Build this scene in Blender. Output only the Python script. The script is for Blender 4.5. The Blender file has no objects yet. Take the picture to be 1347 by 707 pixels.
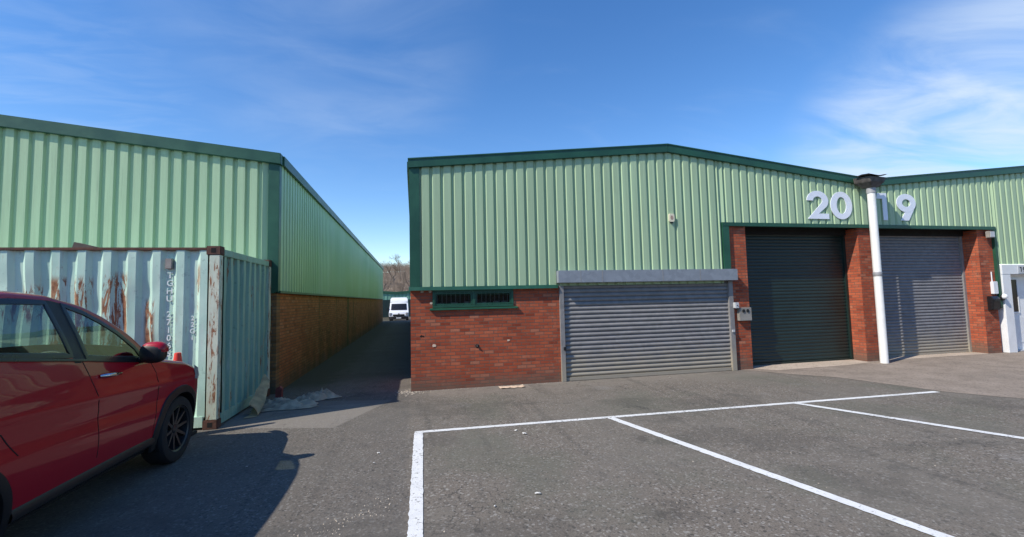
import bpy, bmesh, math, random
from mathutils import Vector, Matrix, noise
R = math.radians
rnd = random.Random(7)
scene = bpy.context.scene
C = scene.collection

# ------------------------------------------------------------------ camera, light, exposure
cam_d = bpy.data.cameras.new('camera'); cam = bpy.data.objects.new('camera', cam_d); C.objects.link(cam)
right = Vector((0.97647082, -0.21440537, -0.02313182)); up = Vector((0.00788406, -0.07170065, 0.99739504))
fwd = Vector((0.21550542, 0.97410952, 0.06832321))
m = Matrix.Identity(4)
for i in range(3):
    m[i][0] = right[i]; m[i][1] = up[i]; m[i][2] = -fwd[i]
m[2][3] = 1.6
cam.matrix_world = m
cam_d.sensor_width = 36; cam_d.lens = 36 * 587.75 / 1347
cam_d.clip_start = 0.05; cam_d.clip_end = 3000
scene.camera = cam

SUN_DIR = Vector((0.95, 0.37, -1.0)).normalized()          # the way the light travels
sun_d = bpy.data.lights.new('sun', 'SUN'); sun_d.energy = 5.0; sun_d.angle = R(0.5); sun_d.color = (1.0, 0.93, 0.81)
sun = bpy.data.objects.new('sun', sun_d); C.objects.link(sun)
sun.rotation_euler = SUN_DIR.to_track_quat('-Z', 'Y').to_euler()
sun.location = (-20, -10, 30)
SUN_EL = math.asin(-SUN_DIR.z)
SUN_AZ = math.atan2(-SUN_DIR.x, -SUN_DIR.y)                 # from +Y towards +X

world = bpy.data.worlds.new('World'); scene.world = world; world.use_nodes = True
wt = world.node_tree; wt.nodes.clear()
def wn(t, **k):
    n = wt.nodes.new(t)
    for a, b in k.items(): setattr(n, a, b)
    return n
out = wn('ShaderNodeOutputWorld'); bg = wn('ShaderNodeBackground')
sky = wn('ShaderNodeTexSky', sky_type='NISHITA', sun_disc=False)
sky.sun_elevation = SUN_EL; sky.sun_rotation = SUN_AZ; sky.air_density = 1.0; sky.dust_density = 0.1; sky.ozone_density = 1.6
sky.altitude = 60
bg.inputs['Strength'].default_value = 0.108
tc = wn('ShaderNodeTexCoord')
def pix_dir(u, v):
    return (fwd + right * ((u - 673.5) / 587.75) - up * ((v - 353.5) / 587.75)).normalized()
def math_n(op, a, b=None, clamp=False):
    n = wn('ShaderNodeMath', operation=op); n.use_clamp = clamp
    for i, x in enumerate((a, b)):
        if x is None: continue
        if isinstance(x, (int, float)): n.inputs[i].default_value = x
        else: wt.links.new(x, n.inputs[i])
    return n.outputs[0]
def dirmask(d, r0, r1):
    n = wn('ShaderNodeVectorMath', operation='DOT_PRODUCT'); wt.links.new(tc.outputs['Generated'], n.inputs[0]); n.inputs[1].default_value = d
    mr = wn('ShaderNodeMapRange', interpolation_type='SMOOTHSTEP'); wt.links.new(n.outputs['Value'], mr.inputs['Value'])
    mr.inputs['From Min'].default_value = math.cos(R(r1)); mr.inputs['From Max'].default_value = math.cos(R(r0))
    return mr.outputs['Result']
sep = wn('ShaderNodeSeparateXYZ'); wt.links.new(tc.outputs['Generated'], sep.inputs[0])
zz = math_n('ADD', math_n('MAXIMUM', sep.outputs['Z'], 0.0), 0.12)
comb = wn('ShaderNodeCombineXYZ')
wt.links.new(math_n('DIVIDE', sep.outputs['X'], zz), comb.inputs[0]); wt.links.new(math_n('DIVIDE', sep.outputs['Y'], zz), comb.inputs[1])
def cloud(rot, scale, stretch, lo, hi, seed):
    mp = wn('ShaderNodeMapping'); wt.links.new(comb.outputs[0], mp.inputs[0])
    mp.inputs['Rotation'].default_value = (0, 0, R(rot)); mp.inputs['Scale'].default_value = (scale, scale * stretch, 1); mp.inputs['Location'].default_value = (seed, seed * 1.7, 0)
    nz = wn('ShaderNodeTexNoise'); wt.links.new(mp.outputs[0], nz.inputs['Vector'])
    nz.inputs['Scale'].default_value = 1; nz.inputs['Detail'].default_value = 9; nz.inputs['Roughness'].default_value = 0.56; nz.inputs['Distortion'].default_value = 0.7
    mr = wn('ShaderNodeMapRange', interpolation_type='SMOOTHSTEP'); wt.links.new(nz.outputs['Fac'], mr.inputs['Value'])
    mr.inputs['From Min'].default_value = lo; mr.inputs['From Max'].default_value = hi
    return mr.outputs['Result']
c1 = math_n('MULTIPLY', cloud(-20, 1.1, 2.6, 0.30, 0.72, 3.1), math_n('MULTIPLY', dirmask(pix_dir(1330, 225), 3, 19), 1.0))
c2 = math_n('MULTIPLY', cloud(25, 1.6, 1.7, 0.25, 0.85, 8.3), math_n('MULTIPLY', dirmask(pix_dir(430, 20), 2, 20), 0.24))
c3 = math_n('MULTIPLY', cloud(-20, 1.6, 3.0, 0.50, 0.95, 5.3), 0.10)
c4 = math_n('MULTIPLY', cloud(40, 3, 3.0, 0.35, 0.75, 1.3), math_n('MULTIPLY', dirmask(pix_dir(40, 110), 1, 16), 0.12))
ct = math_n('MAXIMUM', math_n('MAXIMUM', c1, c2), math_n('MAXIMUM', c3, c4), True)
hs = wn('ShaderNodeHueSaturation'); wt.links.new(sky.outputs[0], hs.inputs['Color']); hs.inputs['Saturation'].default_value = 1.30; hs.inputs['Value'].default_value = 1.75; hs.inputs['Hue'].default_value = 0.507
mix = wn('ShaderNodeMix', data_type='RGBA'); wt.links.new(ct, mix.inputs['Factor']); wt.links.new(hs.outputs[0], mix.inputs[6])
mix.inputs[7].default_value = (6.6, 7.7, 9.2, 1)
wt.links.new(mix.outputs[2], bg.inputs['Color']); wt.links.new(bg.outputs[0], out.inputs[0])

scene.view_settings.view_transform = 'Standard'; scene.view_settings.look = 'None'; scene.view_settings.gamma = 1
scene.view_settings.exposure = 0.08; scene.view_settings.use_curve_mapping = False

# ------------------------------------------------------------------ material helper
class NT:
    def __init__(s, name):
        s.m = bpy.data.materials.new(name); s.m.use_nodes = True; s.t = s.m.node_tree; s.t.nodes.clear()
        s.out = s.n('ShaderNodeOutputMaterial'); s.b = s.n('ShaderNodeBsdfPrincipled'); s.l(s.b.outputs[0], s.out.inputs[0])
        s.tc = s.n('ShaderNodeTexCoord')
    def n(s, t, **k):
        n = s.t.nodes.new(t)
        for a, b in k.items(): setattr(n, a, b)
        return n
    def l(s, a, b): s.t.links.new(a, b)
    def put(s, sock, v):
        if isinstance(v, (int, float)): sock.default_value = v
        elif isinstance(v, tuple): sock.default_value = v if len(v) == 4 or sock.type == 'VECTOR' else (*v, 1)
        else: s.l(v, sock)
    def set(s, **k):
        for a, v in k.items(): s.put(s.b.inputs[a.replace('_', ' ')], v)
        return s
    def math(s, op, a, b=0.0, clamp=False):
        n = s.n('ShaderNodeMath', operation=op); n.use_clamp = clamp; s.put(n.inputs[0], a); s.put(n.inputs[1], b); return n.outputs[0]
    def mapv(s, vec=None, scale=(1, 1, 1), loc=(0, 0, 0), rot=(0, 0, 0)):
        n = s.n('ShaderNodeMapping'); s.l(vec or s.tc.outputs['Object'], n.inputs[0])
        n.inputs['Scale'].default_value = scale; n.inputs['Location'].default_value = loc; n.inputs['Rotation'].default_value = rot
        return n.outputs[0]
    def noise(s, scale, detail=4, rough=0.55, vec=None, dist=0.0):
        n = s.n('ShaderNodeTexNoise'); s.l(vec or s.tc.outputs['Object'], n.inputs['Vector'])
        n.inputs['Scale'].default_value = scale; n.inputs['Detail'].default_value = detail; n.inputs['Roughness'].default_value = rough; n.inputs['Distortion'].default_value = dist
        return n.outputs['Fac']
    def voro(s, scale, vec=None, feature='F1', out='Distance'):
        n = s.n('ShaderNodeTexVoronoi', feature=feature); s.l(vec or s.tc.outputs['Object'], n.inputs['Vector']); n.inputs['Scale'].default_value = scale
        return n.outputs[out]
    def ramp(s, fac, lo, hi, a=0.0, b=1.0, smooth=True):
        n = s.n('ShaderNodeMapRange', interpolation_type='SMOOTHSTEP' if smooth else 'LINEAR'); s.put(n.inputs['Value'], fac)
        n.inputs['From Min'].default_value = lo; n.inputs['From Max'].default_value = hi; n.inputs['To Min'].default_value = a; n.inputs['To Max'].default_value = b
        return n.outputs['Result']
    def mix(s, fac, a, b, blend='MIX'):
        n = s.n('ShaderNodeMix', data_type='RGBA', blend_type=blend); s.put(n.inputs['Factor'], fac); s.put(n.inputs[6], a); s.put(n.inputs[7], b)
        return n.outputs[2]
    def bump(s, h, strength=0.3, dist=0.01, normal=None):
        n = s.n('ShaderNodeBump'); s.put(n.inputs['Height'], h); n.inputs['Strength'].default_value = strength; n.inputs['Distance'].default_value = dist
        if normal is not None: s.l(normal, n.inputs['Normal'])
        s.l(n.outputs[0], s.b.inputs['Normal']); return n.outputs[0]
    def xyz(s, vec=None):
        n = s.n('ShaderNodeSeparateXYZ'); s.l(vec or s.tc.outputs['Object'], n.inputs[0]); return n.outputs
    def box(s, v, lo, hi, e):           # soft window on a scalar
        return s.math('MULTIPLY', s.ramp(v, lo, lo + e), s.ramp(v, hi - e, hi, 1.0, 0.0))

def plain(name, col, rough=0.5, metal=0.0, var=0.12, scale=6.0, bump=0.0, spec=0.5, coat=0.0):
    t = NT(name); nz = t.noise(scale, 6, 0.6)
    dk = tuple(c * (1 - var) for c in col); lt = tuple(min(1, c * (1 + var)) for c in col)
    t.set(Base_Color=t.mix(t.ramp(nz, 0.3, 0.7), dk, lt), Roughness=t.ramp(nz, 0.2, 0.8, rough * 0.85, min(1, rough * 1.15)), Metallic=metal, Coat_Weight=coat)
    t.b.inputs['Specular IOR Level'].default_value = spec
    if bump: t.bump(t.noise(scale * 8, 4), bump, 0.004)
    return t.m

def asphalt():
    t = NT('asphalt'); X, Y, Z = t.xyz()
    fine = t.noise(75, 3, 0.8); vor = t.voro(60, out='Color'); vs = t.n('ShaderNodeSeparateColor'); t.l(vor, vs.inputs[0])
    big = t.noise(0.55, 6, 0.62); mid = t.noise(3.2, 6, 0.7)
    base = t.mix(t.ramp(fine, 0.30, 0.72), (0.108, 0.092, 0.076), (0.226, 0.194, 0.160))
    base = t.mix(t.ramp(vs.outputs[0], 0.78, 1.0, 0, 0.75), base, (0.34, 0.32, 0.29))
    base = t.mix(t.ramp(vs.outputs[1], 0.78, 1.0, 0, 0.7), base, (0.035, 0.034, 0.033))
    base = t.mix(t.ramp(big, 0.36, 0.66, 0, 0.55), base, (0.165, 0.150, 0.128))
    base = t.mix(t.ramp(mid, 0.45, 0.78, 0, 0.35), base, (0.07, 0.07, 0.066))
    # greenish worn patches in the bays
    gr = t.math('MULTIPLY', t.ramp(t.noise(0.7, 5, 0.6, t.mapv(loc=(7, 3, 0))), 0.48, 0.66, 0, 0.4), t.ramp(X, 0.0, 0.4))
    base = t.mix(gr, base, (0.105, 0.112, 0.085))
    # coarser, paler old lane left of the bays, darker strip of a later repair
    old = t.ramp(t.math('ADD', X, t.ramp(t.noise(2.2, 3), 0, 1, -0.05, 0.05)), -0.12, -0.02, 0.30, 0.0)
    base = t.mix(old, base, (0.075, 0.075, 0.074))
    repair = t.math('MULTIPLY', t.box(t.math('ADD', Y, t.math('MULTIPLY', X, 0.28)), 5.95, 7.6, 0.03), t.ramp(t.math('ADD', X, t.math('MULTIPLY', Y, -0.45)), -3.86, -3.80, 1, 0))
    base = t.mix(t.math('MULTIPLY', repair, 0.5), base, (0.27, 0.245, 0.215))
    # dust and grit along the walls and as crumbs
    edge = t.math('MULTIPLY', t.ramp(Y, 7.2, 8.3), t.math('MULTIPLY', t.ramp(X, -0.3, 0.2), t.ramp(Y, 8.3, 9.0, 1, 0)))
    base = t.mix(t.math('MULTIPLY', edge, t.ramp(mid, 0.3, 0.6, 0.15, 0.65)), base, (0.24, 0.21, 0.18))
    cr = t.ramp(t.voro(9), 0.0, 0.09, 1, 0)
    crm = t.math('MULTIPLY', cr, t.ramp(t.noise(1.1, 4, 0.6, t.mapv(loc=(3, 9, 0))), 0.56, 0.66))
    base = t.mix(crm, base, (0.42, 0.37, 0.30))
    # faint round stains
    st = t.ramp(t.voro(0.75, t.mapv(loc=(0.3, 0.8, 0))), 0.10, 0.16, 0.4, 0.0)
    base = t.mix(t.math('MULTIPLY', st, t.ramp(t.noise(30, 3), 0.4, 0.6)), base, (0.26, 0.25, 0.24))
    # hairline cracks
    vv = t.mapv(scale=(0.45, 0.45, 1)); dv = t.n('ShaderNodeVectorMath', operation='ADD'); nn = t.n('ShaderNodeTexNoise'); nn.inputs['Scale'].default_value = 2.2; nn.inputs['Detail'].default_value = 6
    t.l(t.tc.outputs['Object'], nn.inputs['Vector']); t.l(vv, dv.inputs[0]); t.l(nn.outputs['Color'], dv.inputs[1])
    ck = t.math('MULTIPLY', t.ramp(t.voro(1, dv.outputs[0], 'DISTANCE_TO_EDGE'), 0.0, 0.010, 1, 0), t.ramp(t.noise(0.4, 2), 0.5, 0.6))
    base = t.mix(t.math('MULTIPLY', ck, 0.6), base, (0.03, 0.03, 0.03))
    wet = t.ramp(t.noise(0.32, 7, 0.7, t.mapv(loc=(11, 2, 0), scale=(1, 1.6, 1)), 0.8), 0.50, 0.60)
    base = t.mix(t.math('MULTIPLY', wet, 0.33), base, (0.06, 0.056, 0.05))
    tyre = t.math('MULTIPLY', t.ramp(t.noise(1, 4, 0.6, t.mapv(scale=(3.2, 0.22, 1), rot=(0, 0, R(12)), loc=(2, 0, 0))), 0.56, 0.66), t.ramp(t.noise(14, 3), 0.35, 0.6))
    base = t.mix(t.math('MULTIPLY', tyre, 0.40), base, (0.055, 0.052, 0.048))
    oil = t.math('MULTIPLY', t.ramp(t.voro(0.62, t.mapv(loc=(5.2, 1.7, 0))), 0.05, 0.20, 1, 0), t.ramp(t.noise(7, 5, 0.7), 0.38, 0.6))
    base = t.mix(t.math('MULTIPLY', oil, 0.6), base, (0.04, 0.038, 0.036))
    # alley: moss and dirt by the wall on the left
    ms = t.math('MULTIPLY', t.ramp(Y, 8.5, 10), t.ramp(t.math('ADD', X, t.ramp(mid, 0, 1, -0.5, 0.5)), -1.9, -1.3, 0.8, 0))
    base = t.mix(ms, base, (0.045, 0.055, 0.028))
    base = t.mix(t.math('MULTIPLY', t.ramp(Y, 9.2, 10.5), 0.55), base, (0.085, 0.066, 0.042))  # alley shade put into the colour: darker, warmer against blue sky fill
    t.set(Base_Color=base, Roughness=0.93); t.b.inputs['Specular IOR Level'].default_value = 0.25
    h = t.math('ADD', t.math('MULTIPLY', fine, 0.6), t.math('MULTIPLY', vs.outputs[2], 0.5))
    t.bump(h, 0.55, 0.005)
    return t.m

def worn_concrete(name, a, b, stain):
    t = NT(name); mid = t.noise(2.2, 7, 0.65); f = t.noise(70, 3, 0.8)
    c = t.mix(t.ramp(mid, 0.3, 0.7), a, b); c = t.mix(t.ramp(f, 0.35, 0.75, 0, 0.35), c, stain)
    c = t.mix(t.ramp(t.noise(0.9, 5, 0.7, t.mapv(loc=(4, 4, 4))), 0.5, 0.7, 0, 0.5), c, stain)
    vc = t.voro(45, out='Color'); vs = t.n('ShaderNodeSeparateColor'); t.l(vc, vs.inputs[0])
    c = t.mix(t.ramp(vs.outputs[0], 0.75, 1, 0, 0.5), c, tuple(x * 0.4 for x in stain))
    t.set(Base_Color=c, Roughness=0.92); t.bump(t.math('ADD', f, vs.outputs[1]), 0.5, 0.004); t.b.inputs['Specular IOR Level'].default_value = 0.25
    return t.m

def brick(name, axis, c_lo, c_hi, pale, mortar, moss=0.0, base_z=0.0):
    """courses 67 mm high; axis: 'x' for walls facing the yard, 'y' for walls along the alley"""
    t = NT(name); X, Y, Z = t.xyz()
    cb = t.n('ShaderNodeCombineXYZ'); t.l(X if axis == 'x' else Y, cb.inputs[0]); t.l(Z, cb.inputs[1])
    wob = t.n('ShaderNodeVectorMath', operation='ADD'); nz = t.n('ShaderNodeTexNoise'); nz.inputs['Scale'].default_value = 9; t.l(cb.outputs[0], nz.inputs['Vector'])
    sc = t.n('ShaderNodeVectorMath', operation='SCALE'); t.l(nz.outputs['Color'], sc.inputs[0]); sc.inputs['Scale'].default_value = 0.012
    t.l(cb.outputs[0], wob.inputs[0]); t.l(sc.outputs[0], wob.inputs[1])
    def bt(a, b, mo, msize):
        n = t.n('ShaderNodeTexBrick'); t.l(wob.outputs[0], n.inputs['Vector'])
        n.inputs['Color1'].default_value = (*a, 1); n.inputs['Color2'].default_value = (*b, 1); n.inputs['Mortar'].default_value = (*mo, 1)
        n.inputs['Scale'].default_value = 1; n.inputs['Mortar Size'].default_value = msize; n.inputs['Mortar Smooth'].default_value = 0.25
        n.inputs['Brick Width'].default_value = 0.178; n.inputs['Row Height'].default_value = 0.0605; n.offset = 0.5
        return n
    g = bt((0, 0, 0), (1, 1, 1), (0.5, 0.5, 0.5), 0.0065)
    per = g.outputs['Color']; fac = g.outputs['Fac']
    n1 = t.noise(1.6, 6, 0.65); n2 = t.noise(38, 4, 0.7)
    col = t.mix(per, c_lo, c_hi)
    col = t.mix(t.ramp(n1, 0.35, 0.68, 0, 0.5), col, tuple(x * 0.62 for x in c_lo))
    col = t.mix(t.ramp(per, 0.88, 1.0, 0, 0.32), col, pale)
    dk = t.math('MULTIPLY', t.ramp(per, 0.08, 0.04, 0, 0.4, False), 1.0)
    col = t.mix(dk, col, tuple(x * 0.45 for x in c_lo))
    col = t.mix(t.ramp(n2, 0.45, 0.75, 0, 0.4), col, tuple(x * 0.6 for x in c_hi))
    col = t.mix(t.ramp(t.noise(5, 7, 0.7, t.mapv(loc=(2, 5, 1))), 0.52, 0.78, 0, 0.45), col, pale)
    col = t.mix(fac, col, mortar)
    grime = t.math('MULTIPLY', t.ramp(t.math('ADD', Z, t.ramp(n1, 0, 1, -0.25, 0.25)), base_z + 0.0, base_z + 0.38, 0.75, 0.0), 1.0)
    col = t.mix(grime, col, (0.13, 0.10, 0.075))
    if moss:
        mz = t.ramp(t.math('ADD', Z, t.ramp(t.noise(0.8, 6, 0.7), 0, 1, -1.4, 1.4)), base_z + 0.2, base_z + 1.5, moss, 0.05)
        mv = t.noise(1.0, 6, 0.7, t.mapv(scale=(1, 1.2, 0.25)))
        col = t.mix(t.math('MULTIPLY', mz, t.ramp(mv, 0.35, 0.62)), col, (0.055, 0.070, 0.022))
        col = t.mix(t.ramp(t.noise(0.9, 4, 0.6, t.mapv(scale=(1, 1.5, 0.15), loc=(5, 5, 5))), 0.55, 0.68, 0, 0.7), col, (0.06, 0.085, 0.03))
    t.set(Base_Color=col, Roughness=0.9); t.b.inputs['Specular IOR Level'].default_value = 0.2
    t.bump(t.math('ADD', t.math('MULTIPLY', t.math('SUBTRACT', 1.0, fac), 1.0), t.math('MULTIPLY', n2, 0.35)), 0.55, 0.006)
    return t.m

def cladding_mat(name, col, axis='x', algae=0.0):
    t = NT(name); X, Y, Z = t.xyz()
    stre = t.noise(1, 6, 0.6, t.mapv(scale=(14, 14, 0.5))); big = t.noise(0.5, 4)
    c = t.mix(t.ramp(stre, 0.3, 0.7), tuple(x * 0.90 for x in col), tuple(x * 1.08 for x in col))
    sh = t.n('ShaderNodeTexWhiteNoise', noise_dimensions='1D'); t.l(t.math('FLOOR', t.math('MULTIPLY', X if axis == 'x' else Y, 1.0)), sh.inputs['W'])
    c = t.mix(t.math('MULTIPLY', sh.outputs['Value'], 0.35), c, tuple(x * 0.80 for x in col))
    c = t.mix(t.ramp(big, 0.4, 0.7, 0, 0.3), c, (col[0] * 0.9, col[1] * 1.0, col[2] * 1.02))
    c = t.mix(t.ramp(t.noise(40, 4, 0.8), 0.62, 0.8, 0, 0.35), c, tuple(x * 0.6 for x in col))
    # streaks of dirt washed down from the top edge
    st = t.math('MULTIPLY', t.ramp(t.noise(1, 5, 0.7, t.mapv(scale=(22, 22, 0.9), loc=(3, 3, 3))), 0.55, 0.75), t.ramp(Z, 1.5, 4.6, 0.18, 0.6))
    c = t.mix(st, c, tuple(x * 0.62 for x in col))
    if algae:
        a = t.math('MULTIPLY', t.ramp(t.noise(0.55, 5, 0.6, t.mapv(scale=(1, 1, 0.35))), 0.34, 0.62), t.ramp(Z, 1.8, 4.3, algae, algae * 0.25))
        c = t.mix(a, c, (0.24, 0.42, 0.13))
    t.set(Base_Color=c, Roughness=t.ramp(big, 0.2, 0.8, 0.42, 0.58)); t.b.inputs['Specular IOR Level'].default_value = 0.35
    t.bump(t.noise(3.5, 3), 0.12, 0.01)
    return t.m

def rust_paint(name, col, amount=0.5, zones=(), edge=0.0, sc=1.0):
    """old painted steel; zones: (x0,x1,z0,z1,strength) rectangles of heavy rust in object space"""
    t = NT(name); X, Y, Z = t.xyz()
    fade = t.noise(1.1, 6, 0.65, t.mapv(scale=(1, 1, 0.45)))
    c = t.mix(t.ramp(fade, 0.3, 0.7), tuple(x * 0.82 for x in col), (min(1, col[0] * 1.28), min(1, col[1] * 1.10), min(1, col[2] * 1.08)))
    c = t.mix(t.ramp(t.noise(6, 6, 0.7, t.mapv(scale=(3, 3, 0.4))), 0.52, 0.75, 0, 0.45), c, (0.62, 0.68, 0.62))
    c = t.mix(t.ramp(t.noise(13, 5, 0.7), 0.58, 0.72, 0, 0.5), c, tuple(x * 0.5 for x in col))
    rn = t.noise(3.2 * sc, 9, 0.72, t.mapv(scale=(3.4, 3.4, 0.6)), 0.6)
    m_ = t.ramp(rn, 0.66 - 0.14 * amount, 0.70 - 0.14 * amount, 0, 1)
    for (x0, x1, z0, z1, s) in zones:
        w = t.math('MULTIPLY', t.box(X, x0, x1, 0.05), t.box(Z, z0, z1, 0.12))
        m_ = t.math('MAXIMUM', m_, t.math('MULTIPLY', w, t.ramp(rn, 0.52 - s * 0.1, 0.56 - s * 0.1)))
    rc = t.mix(t.ramp(t.noise(14, 6, 0.7), 0.35, 0.65), (0.36, 0.18, 0.09), (0.17, 0.075, 0.045))
    rc = t.mix(t.ramp(t.noise(7, 4, 0.7, t.mapv(loc=(1, 2, 3))), 0.5, 0.7, 0, 0.6), rc, (0.44, 0.29, 0.18))
    halo = t.ramp(rn, 0.58 - 0.14 * amount, 0.68 - 0.14 * amount, 0, 0.35)
    c = t.mix(halo, c, (0.45, 0.33, 0.22)); c = t.mix(m_, c, rc)
    t.set(Base_Color=c, Roughness=t.ramp(m_, 0, 1, 0.5, 0.9), Metallic=0.0); t.b.inputs['Specular IOR Level'].default_value = 0.3
    t.bump(t.math('ADD', t.math('MULTIPLY', m_, -0.5), t.noise(9, 5)), 0.25, 0.006)
    return t.m

def glass_mat(name, tint, refl=1.0, rough=0.02):
    t = NT(name); t.t.nodes.remove(t.b)
    tr = t.n('ShaderNodeBsdfTransparent'); tr.inputs[0].default_value = (*tint, 1); gl = t.n('ShaderNodeBsdfGlossy'); gl.inputs['Roughness'].default_value = rough
    fr = t.n('ShaderNodeFresnel'); gm = t.n('ShaderNodeNewGeometry'); t.l(t.ramp(gm.outputs['Backfacing'], 0, 1, 1.5, 1 / 1.5, False), fr.inputs[0])
    mx = t.n('ShaderNodeMixShader'); t.l(t.math('MULTIPLY', fr.outputs[0], refl, True), mx.inputs[0]); t.l(tr.outputs[0], mx.inputs[1]); t.l(gl.outputs[0], mx.inputs[2]); t.l(mx.outputs[0], t.out.inputs[0])
    return t.m

def galv(name, base=(0.245, 0.235, 0.23), rough=0.7, grime=(0.33, 0.29, 0.22)):
    t = NT(name); X, Y, Z = t.xyz(); v = t.voro(11, out='Color'); vs = t.n('ShaderNodeSeparateColor'); t.l(v, vs.inputs[0])
    c = t.mix(t.ramp(vs.outputs[0], 0, 1, 0, 0.5), tuple(x * 0.85 for x in base), tuple(x * 1.15 for x in base))
    c = t.mix(t.ramp(t.noise(1.5, 7, 0.7, t.mapv(scale=(1, 1, 2.5))), 0.45, 0.75, 0, 0.5), c, tuple(x * 0.62 for x in base))
    c = t.mix(t.math('MULTIPLY', t.ramp(t.math('ADD', Z, t.ramp(t.noise(2.4, 6, 0.7), 0, 1, -0.3, 0.3)), 0.05, 0.75, 0.85, 0), 1.0), c, grime)
    t.set(Base_Color=c, Metallic=0.0, Roughness=rough); t.bump(t.noise(4, 4), 0.12, 0.01)
    return t.m

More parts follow.
